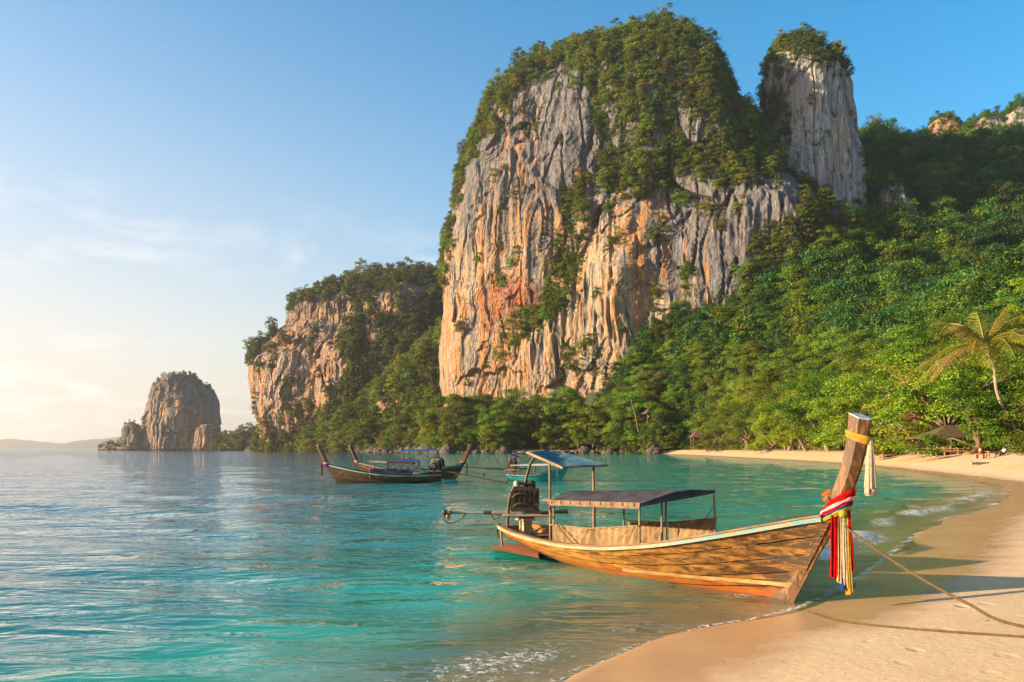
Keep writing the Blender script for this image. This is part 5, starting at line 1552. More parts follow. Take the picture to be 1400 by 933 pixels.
# high blue awning over the helm
A_, B_, C_, D_ = (1.89, -0.75, 2.43), (3.28, -0.75, 2.12), (2.98, 0.72, 2.13), (0.79, 0.70, 2.45)
Pg = wrinkled(A_, B_, C_, D_, 30, 18, 0.05, 5.0, sag=0.06)
MB().sheet(Pg, 0.012).build('awning', M['blue_awning'], boat, True)
for a, b in ((A_, B_), (B_, C_), (C_, D_), (D_, A_)):
    MB().tube([np.array(a) - [0, 0, 0.02], np.array(b) - [0, 0, 0.02]], 0.02, 7).build('awning_pole', M['pole'], boat, True)
MB().tube([np.array(A_) + (np.array(A_) - np.array(B_)) * 0.06 - [0, 0, 0.04], np.array(B_) + (np.array(B_) - np.array(A_)) * 0.04 - [0, 0, 0.04]], 0.026, 7).build('awning_beam', M['pole'], boat, True)
post(boat, (2.69, -0.65, 0.30), (2.66, -0.66, 2.24), 0.03, 'awning_post')
post(boat, (2.53, 0.65, 0.30), (2.50, 0.66, 2.16), 0.03, 'awning_post')
post(boat, (1.15, 0.62, 0.45), (1.12, 0.64, 2.36), 0.022, 'awning_post') if False else None
# engine, shaft, stern gear
tail = W2L([(608 - 700) / K * 21.0, 21.0, CAMH - 87.5 / K * 21.0])
build_engine(boat, (0.50, 0.0, 1.17), tail, 1.24, exhaust=(0.10, 0.08, 0.42))
MB().box((0.55, 0, 0.55), (0.22, 0.24, 0.34)).build('engine_block_mount', M['wood_light'], boat)
MB().box((0.5, 0, 0.74), (0.42, 0.34, 0.05)).build('engine_bed', M['steel'], boat)
pl = [W2L(ground_at(a, b, 0.06)) for a, b in ((667, 750), (690, 741), (733, 748), (737, 764))]
MB().sheet(np.array([[pl[0], pl[1]], [pl[3], pl[2]]]), -0.03).build('stern_board', M['plate'], boat)
post(boat, (0.12, -0.42, 0.05), (0.02, -0.43, 0.62), 0.028, 'stern_post')
P = smooth_line([(0.0, -0.44, 0.6), (-0.06, -0.46, 0.45), (-0.1, -0.42, 0.3), (0.02, -0.4, 0.15)], 5)
MB().tube(P, 0.02, 6).build('mooring_loop', M['rope'], boat, True)
for k in range(7):
    a = k * 0.9
    P = smooth_line([(1.6 + 0.07 * k, -0.2, 0.32), (1.66 + 0.07 * k, 0.1 * math.sin(a), 0.36 + 0.03 * math.cos(a)), (1.6 + 0.07 * k, 0.35, 0.33)], 4)
    MB().tube(P, 0.02, 5).build('rope_coil', M['rope'], boat, True)

# things lying in the stern
def sack(name, p, r, mat, label, cat, seed):
    me = BM[seed].copy(); me.materials.clear(); me.materials.append(M[mat])
    w = L2W(p); link(name, me, loc=w, rot=(0, 0, seed), scale=(r, r * 0.8, r * 0.6), label=label, cat=cat)
sack('cloth_bundle', (2.1, -0.25, 0.16), 0.19, 'white_cloth', 'crumpled pale cloth bundle lying in the stern of the beached boat', 'bundle', 1)
sack('cloth_bundle', (2.35, 0.15, 0.16), 0.17, 'grey_cloth', 'small grey cloth bundle on the floor of the beached boat', 'bundle', 3)

# ------------------------------------------------ ribbons and garland on the prow
STC = smooth_line(H1.stem, 8)
def stem_front(z): return float(np.interp(z, STC[:, 1], STC[:, 0])) + H1.L + 0.05
def stem_loop(z, tilt, grow, n=40, roll=0.0):
    """closed ring hugging the stem at height z (front) ; tilt lifts the back"""
    pts = []
    for k in range(n):
        a = 2 * math.pi * k / n
        cx_, sx_ = math.cos(a), math.sin(a)
        ex = math.copysign(abs(cx_) ** 0.6, cx_); ey = math.copysign(abs(sx_) ** 0.6, sx_)
        zz2 = z + tilt * (-ex) * 0.21 + roll * ey * 0.14
        f = stem_front(zz2)
        wfac = 1.0 if ex < 0.3 else 1 - 0.35 * (ex - 0.3) / 0.7
        pts.append((f - 0.135 + ex * (0.160 + grow), ey * (0.112 + grow) * wfac, zz2))
    return np.array(pts)
sash = empty('ribbon_sash', L2W((9.8, 0, 1.5)), math.atan2(BU[1], BU[0]), label='bundle of red, white, yellow and blue cloth ribbons tied round the prow', cat='ribbons')
base_l = np.array([9.8, 0, 1.5])
def band(z, tilt, w, grow, mat, roll=0.0, seed=0.0):
    r0 = stem_loop(z - w / 2, tilt, grow, roll=roll) - base_l; r1 = stem_loop(z, tilt, grow + 0.012, roll=roll) - base_l; r2 = stem_loop(z + w / 2, tilt, grow, roll=roll) - base_l
    rows = []
    for s_ in np.linspace(0, 1, 6):
        r = (1 - s_) ** 2 * r0 + 2 * s_ * (1 - s_) * r1 + s_ ** 2 * r2
        n_ = np.arange(len(r)); rows.append(r * (1.0) + np.stack([0 * n_, 0 * n_, 0.008 * np.sin(n_ * 0.9 + seed + s_ * 4)], -1) * 1.0)
    Pn = np.array(rows); Pn = np.concatenate([Pn, Pn[:, :1]], 1)
    MB().sheet(Pn, -0.008).build('band', M[mat], sash, True)
band(1.73, -0.55, 0.10, 0.012, 'rb_red', 0.0, 0)
band(1.66, -0.50, 0.07, 0.026, 'rb_red', 0.1, 1)
band(1.62, -0.60, 0.06, 0.036, 'rb_pinkwhite', 0.1, 2)
band(1.55, -0.62, 0.05, 0.032, 'rb_red', 0.12, 3)
band(1.50, -0.70, 0.055, 0.040, 'rb_blue', 0.14, 4)
band(1.45, -0.72, 0.065, 0.044, 'rb_lime', 0.14, 5)
band(1.40, -0.70, 0.045, 0.036, 'rb_yellow', 0.1, 6)
def streamer(x, y, z0, z1, w, mat, seed, drift=0.0, name='streamer'):
    nu, nv = 15, 22
    P = np.zeros((nv, nu, 3))
    u = np.linspace(-1, 1, nu)
    for j, v in enumerate(np.linspace(0, 1, nv)):
        ww = w * (0.55 + 0.5 * min(1, v * 2.5)) * (1 + 0.1 * math.sin(v * 5 + seed))
        ph = seed + 1.2 * v
        P[j, :, 1] = y + u * ww * 0.5 * 0.85 + 0.012 * np.sin(3 * v + seed)
        P[j, :, 0] = x + 0.026 * np.sin(u * 6.5 + ph) * (0.6 + 0.6 * v) + u * ww * 0.30 + drift * v
        P[j, :, 2] = z0 + (z1 - z0) * v - 0.02 * np.sin(u * 2 + seed) * v
    P -= base_l
    MB().sheet(P, 0.005).build(name, M[mat], sash, True)
xs_ = stem_front(1.45) + 0.02
streamer(xs_ - 0.05, -0.13, 1.52, 0.52, 0.105, 'rb_red', 0.3, 0.00)
streamer(xs_ - 0.02, -0.10, 1.51, 0.56, 0.07, 'rb_red', 1.4, 0.01)
streamer(xs_ + 0.02, -0.07, 1.50, 0.46, 0.095, 'rb_cream', 1.1, 0.02)
streamer(xs_ + 0.05, -0.03, 1.50, 0.44, 0.06, 'rb_ivory', 2.7, 0.03)
streamer(xs_ + 0.07, 0.00, 1.50, 0.40, 0.035, 'rb_lime', 2.2, 0.04)
streamer(xs_ + 0.09, 0.02, 1.52, 0.30, 0.05, 'rb_gold', 3.0, 0.05)
streamer(xs_ + 0.10, 0.04, 1.56, 0.62, 0.085, 'rb_red', 3.9, 0.04)
streamer(xs_ + 0.05, -0.05, 0.58, 0.36, 0.05, 'rb_blue', 2.6, 0.02)
streamer(xs_ + 0.10, 0.01, 0.60, 0.28, 0.05, 'rb_orange', 4.4, 0.02)
mb = MB(); mb.lathe(np.array([xs_ + 0.06, -0.05, 1.52]) - base_l, [(0.02, -0.07), (0.05, -0.055), (0.065, 0), (0.05, 0.05), (0.02, 0.07)], 12); mb.build('knot', M['rb_lime'], sash, True)
# orange flower head behind the bands
fl = empty('flower_garland', L2W((9.70, -0.13, 1.80)), 0, label='small bunch of orange marigolds tucked behind the prow ribbons', cat='flowers')
rs = np.random.RandomState(2)
for k in range(5):
    c = rs.normal(0, 0.045, 3)
    V, F = clump_cloud(rs, np.array([c]), [0.05], 60, 0.03, flat=1.0, up=0.0, rnd=0.4, hollow=0.6)
    link('blossom', raw_mesh('blossom', V, F), M['rb_orange'], fl)
# garland at the top of the prow
gr = empty('prow_tassel', L2W((10.2, 0, 2.75)), math.atan2(BU[1], BU[0]), label='ivory thread tassel hanging from a yellow cloth band at the prow tip', cat='garland')
b2 = np.array([10.2, 0, 2.75])
def band2(z, tilt, w, grow, mat, roll):
    r = [stem_loop(z + dz, tilt, grow + g, roll=roll) - b2 for dz, g in ((-w / 2, 0.0), (-w / 4, 0.012), (0, 0.006), (w / 4, 0.012), (w / 2, 0.0))]
    Pn = np.array(r); Pn = np.concatenate([Pn, Pn[:, :1]], 1)
    MB().sheet(Pn, -0.008).build('band', M[mat], gr, True)
band2(2.66, 0.32, 0.10, 0.030, 'rb_gold', -0.1); band2(2.70, 0.28, 0.05, 0.044, 'rb_yellow', -0.1)
for k in range(26):
    a = k * 2.399; rr_ = 0.012 + 0.05 * math.sqrt(k / 26)
    x0 = stem_front(2.6) + 0.06; ln = 0.80 + 0.06 * math.sin(k * 1.7)
    ca, sa = math.cos(a) * rr_, math.sin(a) * rr_
    P = [(x0 + ca * 0.3, sa * 0.3, 2.66), (x0 + ca * 0.8 + 0.0, sa * 0.8, 2.66 - ln * 0.4), (x0 + ca * 1.3, sa * 1.3, 2.66 - ln)]
    MB().tube(np.array(P) - b2, [0.010, 0.014, 0.017], 5).build('strand', M['rb_ivory'], gr, True)

# ------------------------------------------------ mooring ropes
def twisted_rope(name, P, r, label):
    P = smooth_line(P, 14)
    MB().tube(P, r, 7).build(name, M['rope'], None, True, label=label, cat='rope')
bz = lambda x, y: float(beach_z(shore_dist(np.array([x]), np.array([y])), np.array([x]), np.array([y]))[0])
st = L2W((stem_front(1.35) + 0.03, 0.02, 1.36))
e1 = ground_at(1400, 857, 0.45); e2 = e1 + np.array([1.3, -1.05, 0]); e2[2] = bz(e2[0], e2[1]) + 0.03
mid = (st + e1) / 2; mid[2] -= 0.10
twisted_rope('bow_rope', [st, st * 0.75 + e1 * 0.25 - [0, 0, 0.09], st * 0.5 + e1 * 0.5 - [0, 0, 0.13], st * 0.25 + e1 * 0.75 - [0, 0, 0.11], e1, e2], 0.019, 'brown mooring rope stretched taut from the prow to the sand')
pts = []
for (a, b) in ((1105, 838), (1140, 849), (1180, 855), (1230, 860), (1290, 865), (1350, 869), (1410, 873), (1480, 874)):
    p = ground_at(a, b, 0.2)
    for _ in range(8): p = ground_at(a, b, bz(p[0], p[1]))
    pts.append(p + [0, 0, 0.012])
twisted_rope('ground_rope', pts, 0.017, 'slack brown rope lying on the sand below the prow')

# ------------------------------------------------ boats at anchor
def far_boat(name, stern, bow, label, hull='hull_dark', rail='rail_blue', hs=1.0, prow=1.0, canopy=None, awning=None, tail=None, ribbon=None, cap='grey_cap', tarp_mat=None, engine=True, stemmat=None, beam=1.0):
    stern = np.array(stern, float); bow = np.array(bow, float)
    d = bow - stern; L_ = float(np.hypot(d[0], d[1]))
    s_ = L_ / 8.9
    H = Hull(L_, [(-0.12, -0.3), (0, 0), (0.40 * prow, 0.7), (0.75 * prow, 1.35), (1.05 * prow, 2.0), (1.35 * prow, 2.72)] if prow > 0.6 else [(-0.1, -0.3), (0, 0), (0.25, 0.5), (0.5, 0.95), (0.6, 1.1)],
             [(0, 0.40), (0.06, 0.52), (0.15, 0.66), (0.35, 0.84), (0.55, 0.90), (0.70, 0.80), (0.82, 0.60), (0.92, 0.32), (1, 0.10)] if beam == 1.0 else [(0, 0.40 * beam), (0.35, 0.84 * beam), (0.6, 0.86 * beam), (0.85, 0.5 * beam), (1, 0.1)],
             [(0, 0.60 * hs), (0.2, 0.52 * hs), (0.4, 0.54 * hs), (0.55, 0.62 * hs), (0.7, 0.80 * hs), (0.82, 1.0 * hs), (0.92, 1.2 * hs), (1, 1.36 * hs)],
             [(0, 0.1), (0.25, -0.1), (0.5, -0.24), (0.8, -0.24), (1, -0.1)])
    b = empty(name, (stern[0], stern[1], 0), math.atan2(d[1], d[0]), label=label, cat='boat', group='boats anchored in the bay')
    build_hull(b, H, {'hull': hull, 'rail': rail, 'cap': 'wood_in'}, nt=26, qs=(0.0, 0.3, 0.62, 1.0), ribs=False)
    build_stem(b, H, stemmat or hull, cap, 0.13, 0.34)
    deck(b, H, 0.05, 0.80, lambda t: 0.12, 'floor', 'wood_in', 0.05, 12)
    deck(b, H, 0.78, 0.95, lambda t: float(H.ZG(t)) - 0.10, 'foredeck', 'rail_blue' if rail == 'rail_blue' else 'wood_in', 0.03, 10)
    for t in (0.3, 0.5, 0.68):
        z = float(H.ZG(t)) - 0.12; w = abs(H.pt(t, H.q_of_z(t, z), 1)[1]) - 0.03
        MB().box((t * (L_ + H.sx(z)), 0, z), (0.24, 2 * w, 0.035)).build('bench', M['rail_blue'] if rail == 'rail_blue' else M['wood_in'], b)
    def roof(x0, x1, hw, z0, z1, mat, nm):
        P = wrinkled((x0, -hw, z0), (x1, -hw, z1), (x1, hw, z1), (x0, hw, z0), 16, 9, 0.03, x0)
        P[..., 2] += 0.12 * np.sin(math.pi * np.linspace(0, 1, 9))[:, None]
        MB().sheet(P, 0.02).build(nm, M[mat], b, True)
        for x, z in ((x0 + 0.1, z0), ((x0 + x1) / 2, (z0 + z1) / 2), (x1 - 0.1, z1)):
            for sgn in (-1, 1):
                post(b, (x, sgn * hw * 0.92, 0.35), (x, sgn * hw * 0.92, z), 0.022, nm + '_post')
        for sgn in (-1, 1):
            MB().tube([(x0, sgn * hw, z0 - 0.02), (x1, sgn * hw, z1 - 0.02)], 0.02, 6).build(nm + '_pole', M['pole'], b, True)
    for (x0, x1, hw, z0, z1, mat) in (canopy or []): roof(x0, x1, hw, z0, z1, mat, 'canopy')
    for (x0, x1, hw, z0, z1, mat) in (awning or []): roof(x0, x1, hw, z0, z1, mat, 'awning')
    if tarp_mat:
        for sgn in (-1, 1):
            P = wrinkled((L_ * 0.28, sgn * 0.84, 0.5), (L_ * 0.66, sgn * 0.84, 0.66), (L_ * 0.66, sgn * 0.84, 1.02), (L_ * 0.28, sgn * 0.84, 0.92), 24, 7, 0.05, 2.0)
            MB().sheet(P, 0.01).build('side_tarp', M[tarp_mat], b, True)
    if engine and tail is not None:
        rz_ = math.atan2(d[1], d[0]); c_, s2 = math.cos(rz_), math.sin(rz_)
        w = np.array(tail, float) - np.array([stern[0], stern[1], 0]); loc = np.array([c_ * w[0] + s2 * w[1], -s2 * w[0] + c_ * w[1], w[2]])
        build_engine(b, (0.45, 0, 1.20), loc, 1.35, exhaust=(0.02, 0, 0.3))
        MB().box((0.45, 0, 0.62), (0.24, 0.24, 0.5)).build('engine_mount', M['wood_in'], b)
    if ribbon:
        z = 1.35 * hs; x = L_ + float(H.sx(z)) - 0.12
        for k, m in enumerate(ribbon):
            mb = MB(); zz3 = z + 0.08 - 0.1 * k; x3 = L_ + float(H.sx(zz3)) - 0.13
            mb.lathe((x3, 0, zz3), [(0.14, -0.06), (0.235, -0.05), (0.25, 0.0), (0.235, 0.05), (0.14, 0.06)], 14); mb.build('prow_band', M[m], b, True)
            P = np.zeros((10, 5, 3))
            for j, v in enumerate(np.linspace(0, 1, 10)):
                P[j, :, 0] = x + 0.3 + 0.05 * k + 0.02 * np.sin(np.arange(5) * 1.7 + v * 3); P[j, :, 1] = -0.15 + 0.05 * np.arange(5) + 0.02 * math.sin(v * 4 + k); P[j, :, 2] = z - v * (1.05 - 0.12 * k)
            MB().sheet(P, 0.008).build('ribbon', M[m], b, True)
    return b, H
Y2 = 61.5
far_boat('longtail_boat', ((603 - 700) / K * Y2, Y2 + 0.2, 0), ((459 - 700) / K * Y2, Y2, 0), 'dark longtail boat at anchor with red ribbons on its tall prow and maroon canopy',
         canopy=[(2.0, 4.0, 0.85, 1.40, 1.42, 'maroon'), (3.9, 5.2, 0.85, 1.44, 1.52, 'grey_cloth')], tarp_mat='navy', tail=((692 - 700) / K * 60.5, 60.5, 0.05), ribbon=['rb_pinkwhite', 'rb_red', 'rb_blue'])
Y3 = 71.5
far_boat('longtail_boat', ((606 - 700) / K * Y3, Y3 + 1.0, 0), ((499 - 700) / K * Y3, Y3, 0), 'pale-decked longtail boat with two bright blue awnings anchored behind the dark one',
         hull='hull', canopy=[(2.1, 4.1, 0.85, 1.46, 1.46, 'blue_bright')], awning=[(0.5, 3.7, 0.8, 2.32, 2.28, 'blue_bright')], tail=((662 - 700) / K * 71, 71.0, 0.35), ribbon=['rb_pinkwhite', 'rb_orange'], tarp_mat='grey_cloth', stemmat='hull_dark')
Y4 = 66.5
far_boat('longtail_boat', ((512 - 700) / K * Y4, Y4 + 0.5, 0), ((622 - 700) / K * Y4, Y4, 0), 'dark longtail boat with its tall brown prow turned toward the beach, yellow and blue sash',
         ribbon=['rb_gold', 'rb_blue'], engine=False, stemmat='stem')
Y5 = 64.5
far_boat('small_boat', ((693 - 700) / K * Y5, Y5 + 0.4, 0), ((767 - 700) / K * Y5, Y5, 0), 'small teal boat with pale canopy anchored beyond the beached boat',
         hull='hull_teal', rail='rail_blue', hs=0.9, prow=0.5, canopy=[(0.3, 4.0, 0.62, 1.18, 1.22, 'white_cloth')], awning=[(0.1, 1.0, 0.5, 2.1, 1.75, 'blue_bright')], tail=((597 - 700) / K * 65.5, 65.5, 1.15), beam=0.82, ribbon=['rb_orange'])
Y6 = 900.0
far_boat('fishing_boat', ((226 - 700) / K * Y6, Y6, 0), ((216 - 700) / K * Y6, Y6, 0), 'tiny dark fishing boat in front of the large sea stack', prow=0.5, engine=False, canopy=[(1.5, 4.5, 0.8, 1.9, 1.9, 'maroon')])
# ---------------------------------------------------------------- huts, bar, people on the beach
M['thatch'] = mat_simple('thatch', (0.12, 0.085, 0.055), 0.95, 0.5, 2.0, (1, 1, 4), 0.8, bd=0.06)
M['tile_maroon'] = mat_simple('maroon_tiles', (0.15, 0.07, 0.065), 0.8, 0.4, 2.0, (1, 1, 5), 0.5, bd=0.04)
M['tile_orange'] = mat_simple('orange_roof', (0.42, 0.15, 0.05), 0.8, 0.4, 2.0, (1, 1, 5), 0.5, bd=0.04)
M['timber'] = mat_simple('timber', (0.40, 0.23, 0.10), 0.8, 0.4, 2.0, (3, 3, 1), 0.3)
M['wall_boards'] = mat_simple('dark_boards', (0.09, 0.06, 0.04), 0.9, 0.4, 2.0, (4, 4, 1), 0.3)  # dark brown boards for the hut and bar back walls

def hip_roof(w, d, z0, z1, ridge=0.0, over=0.0, th=0.12):
    hw, hd = w / 2 + over, d / 2 + over; r = ridge / 2
    V = [(-hw, -hd, z0), (hw, -hd, z0), (hw, hd, z0), (-hw, hd, z0), (-r, 0, z1), (r, 0, z1)]
    V += [(x, y, z - th) for x, y, z in V]
    F = [(0, 1, 5, 4), (1, 2, 5), (2, 3, 4, 5), (3, 0, 4), (6, 10, 11, 7), (7, 11, 8), (8, 11, 10, 9), (9, 10, 6), (0, 6, 7, 1), (1, 7, 8, 2), (2, 8, 9, 3), (3, 9, 6, 0)]
    return MB().add(V, F)

def hut(name, p, w, d, z_floor, z_eave, z_top, roofmat, label, rail=True, ridge=1.0, rz=0.0, group=None):
    """p: ground point; heights are above p"""
    r = empty(name, p, rz, label=label, cat='hut', group=group)
    MB().box((0, 0, z_floor - 0.1), (w, d, 0.2)).build('floor', M['timber'], r)
    for sx_ in (-1, 1):
        for sy_ in (-1, 1):
            MB().bar((sx_ * w * 0.46, sy_ * d * 0.46, max(-2.0, z_floor - 4.0)), (sx_ * w * 0.46, sy_ * d * 0.46, z_eave + 0.1), 0.22).build('post', M['timber'], r)
    MB().box((0, d * 0.38, (z_floor + z_eave) / 2), (w * 0.85, 0.12, z_eave - z_floor)).build('back_wall', M['wall_boards'], r)
    rf = hip_roof(w, d, z_eave, z_top, ridge, 0.7).build('roof', M[roofmat], r)
    if rail:
        for y, x0, x1 in ((-d * 0.47, -w * 0.46, w * 0.46),):
            for z in (0.35, 0.65, 0.95):
                MB().bar((x0, y, z_floor + z), (x1, y, z_floor + z), 0.1).build('rail', M['timber'], r)
    return r
p = at(890, 600, 402); p[2] = float(land_z(p[0:1], p[1:2])[0])
zf = at(890, 578, 402)[2] - p[2]; ze = at(890, 566, 402)[2] - p[2]; zt_ = at(890, 558, 402)[2] - p[2]
hut('hillside_pavilion', p, 6.6, 5.0, zf, ze, zt_, 'tile_maroon', 'open timber pavilion with brown roof perched among trees above the rocks', True, 2.0, 0.3)
p = at(955, 610, 362); p[2] = float(land_z(p[0:1], p[1:2])[0])
hut('shore_hut', p, 6.0, 6.0, 1.0, at(0, 598, 362)[2] - p[2], at(0, 587, 362)[2] - p[2], 'tile_maroon', 'small hut with maroon pyramid roof at the end of the beach', False, 0.3)
p = at(1222, 616, 138); p[2] = float(land_z(p[0:1], p[1:2])[0])
hut('beach_hut', p, 6.0, 5.0, 0.25, 2.1, 3.7, 'thatch', 'thatched beach hut behind the trees left of the bar', False, 2.0)
p = at(1258, 600, 150); p[2] = float(land_z(p[0:1], p[1:2])[0])
hut('bungalow', p, 6.0, 5.0, 3.0, at(0, 530, 150)[2] - p[2], at(0, 521, 150)[2] - p[2] + 0.8, 'tile_orange', 'raised bungalow with orange roof edge among the trees', True, 3.0)
p = at(1243, 600, 146); p[2] = float(land_z(p[0:1], p[1:2])[0])
hut('small_bungalow', p, 4.0, 4.0, 2.4, at(0, 575, 146)[2] - p[2], at(0, 568, 146)[2] - p[2] + 0.4, 'tile_orange', 'small bungalow with orange-brown roof behind the thatched hut', False, 2.0)

# beach bar: long open timber pavilion with a thatched roof and a rail toward the sand
pb = at(1348, 617, 119); gz0 = float(land_z(pb[0:1], pb[1:2])[0])
bar = empty('beach_bar', (pb[0], pb[1], gz0), -0.05, label='long open-fronted timber beach bar with thatched roof and low rail', cat='building')
Wb, Db = 17.0, 7.0
MB().box((0, 0, 0.12), (Wb, Db, 0.24)).build('deck', M['timber'], bar)
hip_roof(Wb, Db, 2.15, 3.9, Wb - 6, 0.7, 0.2).build('roof', M['thatch'], bar)
MB().box((0, Db * 0.45, 1.2), (Wb * 0.97, 0.15, 2.0)).build('back_wall', M['wall_boards'], bar)
for i in range(10):
    x = -Wb / 2 + 0.3 + i * (Wb - 0.6) / 9
    MB().bar((x, -Db * 0.47, -0.6), (x, -Db * 0.47, 2.25), 0.2).build('post', M['timber'], bar)
    MB().bar((x + 0.5, Db * 0.1, 0.2), (x + 0.5, Db * 0.1, 2.4), 0.18).build('post', M['timber'], bar)
for z in (0.45, 0.10):
    MB().bar((-Wb / 2 - 2.5, -Db * 0.5 - 0.1, z + 0.12), (Wb / 2 + 0.5, -Db * 0.5 - 0.1, z + 0.12), 0.14).build('rail', M['wood_light'], bar)
for i in range(12):
    x = -Wb / 2 - 2.4 + i * (Wb + 2.6) / 11
    MB().bar((x, -Db * 0.5 - 0.1, -0.5), (x, -Db * 0.5 - 0.1, 0.62), 0.13).build('rail_post', M['wood_light'], bar)
for i in range(4):
    c = np.array([-5.5 + i * 3.6, -1.2, 0.24]); q = L_ = None
    t_ = empty('bar_table', (pb[0] + c[0], pb[1] + c[1], gz0 + 0.24), 0, label='small wooden table on the deck of the beach bar', cat='table', group='tables in the beach bar')
    MB().box((0, 0, 0.72), (1.2, 0.8, 0.06)).build('tabletop', M['timber'], t_)
    for sx_ in (-1, 1):
        for sy_ in (-1, 1): MB().bar((sx_ * 0.5, sy_ * 0.32, 0), (sx_ * 0.5, sy_ * 0.32, 0.7), 0.07).build('leg', M['timber'], t_)

# picnic table and two people in front of the bar
pt = at(1357, 622, 96); zz = float(land_z(pt[0:1], pt[1:2])[0])
tb_ = empty('picnic_table', (pt[0], pt[1], zz), 0.2, label='rough wooden table on the sand in front of the bar', cat='table')
MB().box((0, 0, 0.74), (1.7, 0.9, 0.07)).build('tabletop', M['timber'], tb_)
for sx_ in (-1, 1):
    MB().bar((sx_ * 0.65, -0.35, -0.15), (sx_ * 0.5, 0.0, 0.72), 0.11).build('leg', M['timber'], tb_)
    MB().bar((sx_ * 0.65, 0.35, -0.15), (sx_ * 0.5, 0.0, 0.72), 0.11).build('leg', M['timber'], tb_)
for sg, nm in ((-1, 'left'), (1, 'right')):
    b_ = empty('bench', (pt[0] + sg * 1.35, pt[1] + 0.1, zz), 0.2, label='short wooden bench at the %s end of the picnic table' % nm if False else 'short wooden bench drawn up to the picnic table', cat='bench', group='benches at the picnic table')
    MB().box((0, 0, 0.44), (0.4, 1.3, 0.06)).build('seat', M['timber'], b_)
    for y in (-0.5, 0.5): MB().box((0, y, 0.17), (0.3, 0.08, 0.5)).build('leg', M['timber'], b_)

M['skin'] = mat_simple('skin', (0.42, 0.24, 0.15), 0.6, 0.1, 4.0)
M['shirt_red'] = mat_cloth('red_shirt', (0.55, 0.05, 0.03), (0.42, 0.03, 0.02), trans=0.05)
M['shirt_white'] = mat_cloth('white_shirt', (0.78, 0.74, 0.68), (0.65, 0.6, 0.55), trans=0.05)
M['shorts'] = mat_cloth('dark_shorts', (0.06, 0.07, 0.10), (0.04, 0.045, 0.06), trans=0.0)
M['hair'] = mat_simple('hair', (0.03, 0.02, 0.015), 0.6, 0.3, 20.0)
def person(p, rz, shirt, label):
    """seated figure facing +x: one skinned body, clothes as a second skin, hair"""
    r = empty('person', p, rz, label=label, cat='person', group='people sitting at the picnic table')
    J = {'pel': (0, 0, 0.52, .15, .12), 'chest': (0.03, 0, 0.86, .16, .11), 'neck': (0.06, 0, 1.04, .055, .055), 'head': (0.09, 0, 1.15, .085, .095), 'crown': (0.08, 0, 1.26, .07, .075)}
    E = [('pel', 'chest'), ('chest', 'neck'), ('neck', 'head'), ('head', 'crown')]
    for s_, k in ((-1, 'r'), (1, 'l')):
        J.update({'hip' + k: (0.05, s_ * .1, .5, .09, .09), 'kn' + k: (0.45, s_ * .13, .5, .06, .06), 'an' + k: (0.42, s_ * .13, .1, .04, .04), 'to' + k: (0.56, s_ * .14, .04, .04, .03),
                  'sh' + k: (0.04, s_ * .19, .97, .06, .06), 'el' + k: (0.16, s_ * .25, .74, .042, .042), 'wr' + k: (0.40, s_ * .18, .80, .03, .03), 'ha' + k: (0.49, s_ * .15, .80, .035, .02)})
        E += [('pel', 'hip' + k), ('hip' + k, 'kn' + k), ('kn' + k, 'an' + k), ('an' + k, 'to' + k), ('chest', 'sh' + k), ('sh' + k, 'el' + k), ('el' + k, 'wr' + k), ('wr' + k, 'ha' + k)]
        for f in range(5):
            J['f%s%d' % (k, f)] = (0.56 - abs(f - 2) * 0.012, s_ * (.15 + (f - 2) * .016), .785 if f else .79, .008, .008)
            E.append(('ha' + k, 'f%s%d' % (k, f)))
    def skin(names, grow, mat, nm):
        ids = {n: i for i, n in enumerate(names)}
        me = bpy.data.meshes.new(nm); me.from_pydata([J[n][:3] for n in names], [(ids[a], ids[b]) for a, b in E if a in ids and b in ids], [])
        o = link(nm, me, None, r)
        md = o.modifiers.new('skin', 'SKIN'); sd_ = me.skin_vertices[0].data
        for n in names: sd_[ids[n]].radius = (J[n][3] * grow, J[n][4] * grow)
        sd_[0].use_root = True
        ss = o.modifiers.new('sub', 'SUBSURF'); ss.levels = 1; ss.render_levels = 1
        md.use_smooth_shade = True
        me.materials.append(M[mat]); return o
    skin(list(J), 1.0, 'skin', 'body')
    skin(['pel', 'chest', 'shr', 'shl', 'elr', 'ell'], 1.13, shirt, 'shirt')
    skin(['pel', 'hipr', 'hipl', 'knr', 'knl'], 1.18, 'shorts', 'shorts')
    MB().lathe((0.07, 0, 1.22), [(0.09, -0.06), (0.105, 0.0), (0.095, 0.06), (0.06, 0.10), (0.01, 0.115)], 12).build('hair', M['hair'], r, True)
person((pt[0] - 1.4, pt[1] + 0.1, zz), 0.2, 'shirt_red', 'person in a red shirt sitting at the picnic table on the sand')
person((pt[0] + 1.4, pt[1] + 0.1, zz), 3.3, 'shirt_white', 'person in a white shirt sitting at the picnic table on the sand')

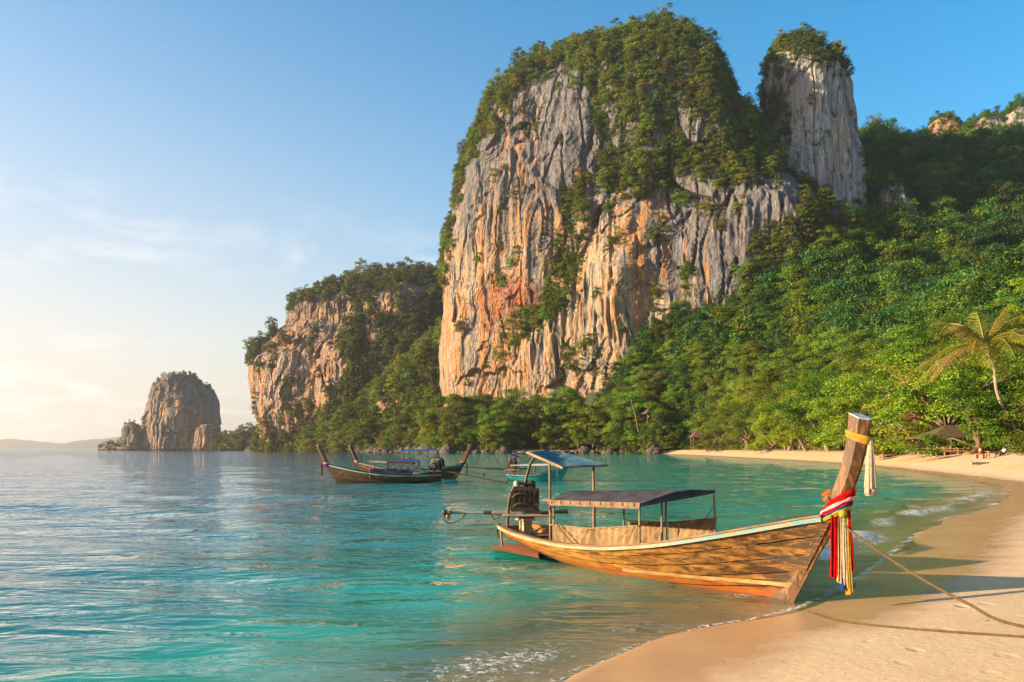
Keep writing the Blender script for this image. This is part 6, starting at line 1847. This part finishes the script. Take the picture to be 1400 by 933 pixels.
# driftwood, stone, small odds on the sand
pd = at(1340, 629, 88); zd = float(land_z(pd[0:1], pd[1:2])[0])
lg = empty('driftwood_log', (pd[0], pd[1], zd), 0.2, label='grey driftwood log lying on the sand below the picnic table', cat='log')
MB().tube([(-1.1, 0, 0.12), (-0.4, 0.05, 0.16), (0.5, -0.04, 0.14), (1.0, 0, 0.2)], [0.12, 0.15, 0.13, 0.09], 9).build('trunk', M['bark_pale'], lg, True)
MB().tube([(-0.8, 0, 0.2), (-0.95, 0.05, 0.42), (-1.05, 0.1, 0.55)], [0.06, 0.04, 0.02], 6).build('branch', M['bark_pale'], lg, True)
ps_ = at(1236, 631, 84); z_ = float(land_z(ps_[0:1], ps_[1:2])[0])
link('beach_stone', BM[4], loc=(ps_[0], ps_[1], z_ + 0.08), scale=(0.28, 0.2, 0.16), label='single dark stone lying on the open sand', cat='stone')

# bits of shell, coral and leaf litter strewn over the dry sand
rd = np.random.RandomState(41)
n = 2600
bx = rd.uniform(0, 30, n) ** 1.0; by = 4 + 46 * rd.rand(n) ** 1.6
sdd = shore_dist(bx, by); ok = (sdd > 1.2) & (rd.rand(n) < 0.25 + 0.9 * np.exp(-((sdd - 1.9) / 0.5) ** 2))
bx, by, sdd = bx[ok], by[ok], sdd[ok]
bzv = beach_z(sdd, bx, by)
Vs, Fs = [], []
for i in range(len(bx)):
    r = 0.006 + 0.016 * rd.rand() ** 3; a = rd.uniform(0, 6.28)
    ca, sa = math.cos(a) * r * rd.uniform(1, 2.2), math.sin(a) * r * rd.uniform(1, 2.2)
    b = len(Vs)
    Vs += [(bx[i] - ca, by[i] - sa, bzv[i]), (bx[i] + sa * 0.6, by[i] - ca * 0.6, bzv[i]), (bx[i] + ca, by[i] + sa, bzv[i]), (bx[i] - sa * 0.6, by[i] + ca * 0.6, bzv[i]), (bx[i], by[i], bzv[i] + r * 0.8)]
    Fs += [(b, b + 1, b + 4), (b + 1, b + 2, b + 4), (b + 2, b + 3, b + 4), (b + 3, b, b + 4)]
link('beach_litter', raw_mesh('beach_litter', np.array(Vs), np.array(Fs)), M['bark'], kind='stuff', label='specks of shell and leaf litter on the dry sand', cat='litter')
# ---------------------------------------------------------------- air
def make_haze():
    t = NT('haze_air')
    v = t.n('ShaderNodeVolumePrincipled')
    v.inputs['Color'].default_value = (0.97, 0.95, 0.93, 1)
    v.inputs['Density'].default_value = HAZE
    v.inputs['Anisotropy'].default_value = 0.6
    t.l(v.outputs[0], t.out.inputs['Volume'])
    mb = MB().box((0, 1500, 145), (27000, 27000, 310))
    link('haze', mb.mesh('haze'), t.mat, kind='stuff', label='warm evening haze hanging over the bay', cat='haze')
HAZE = 0.00011
make_haze()
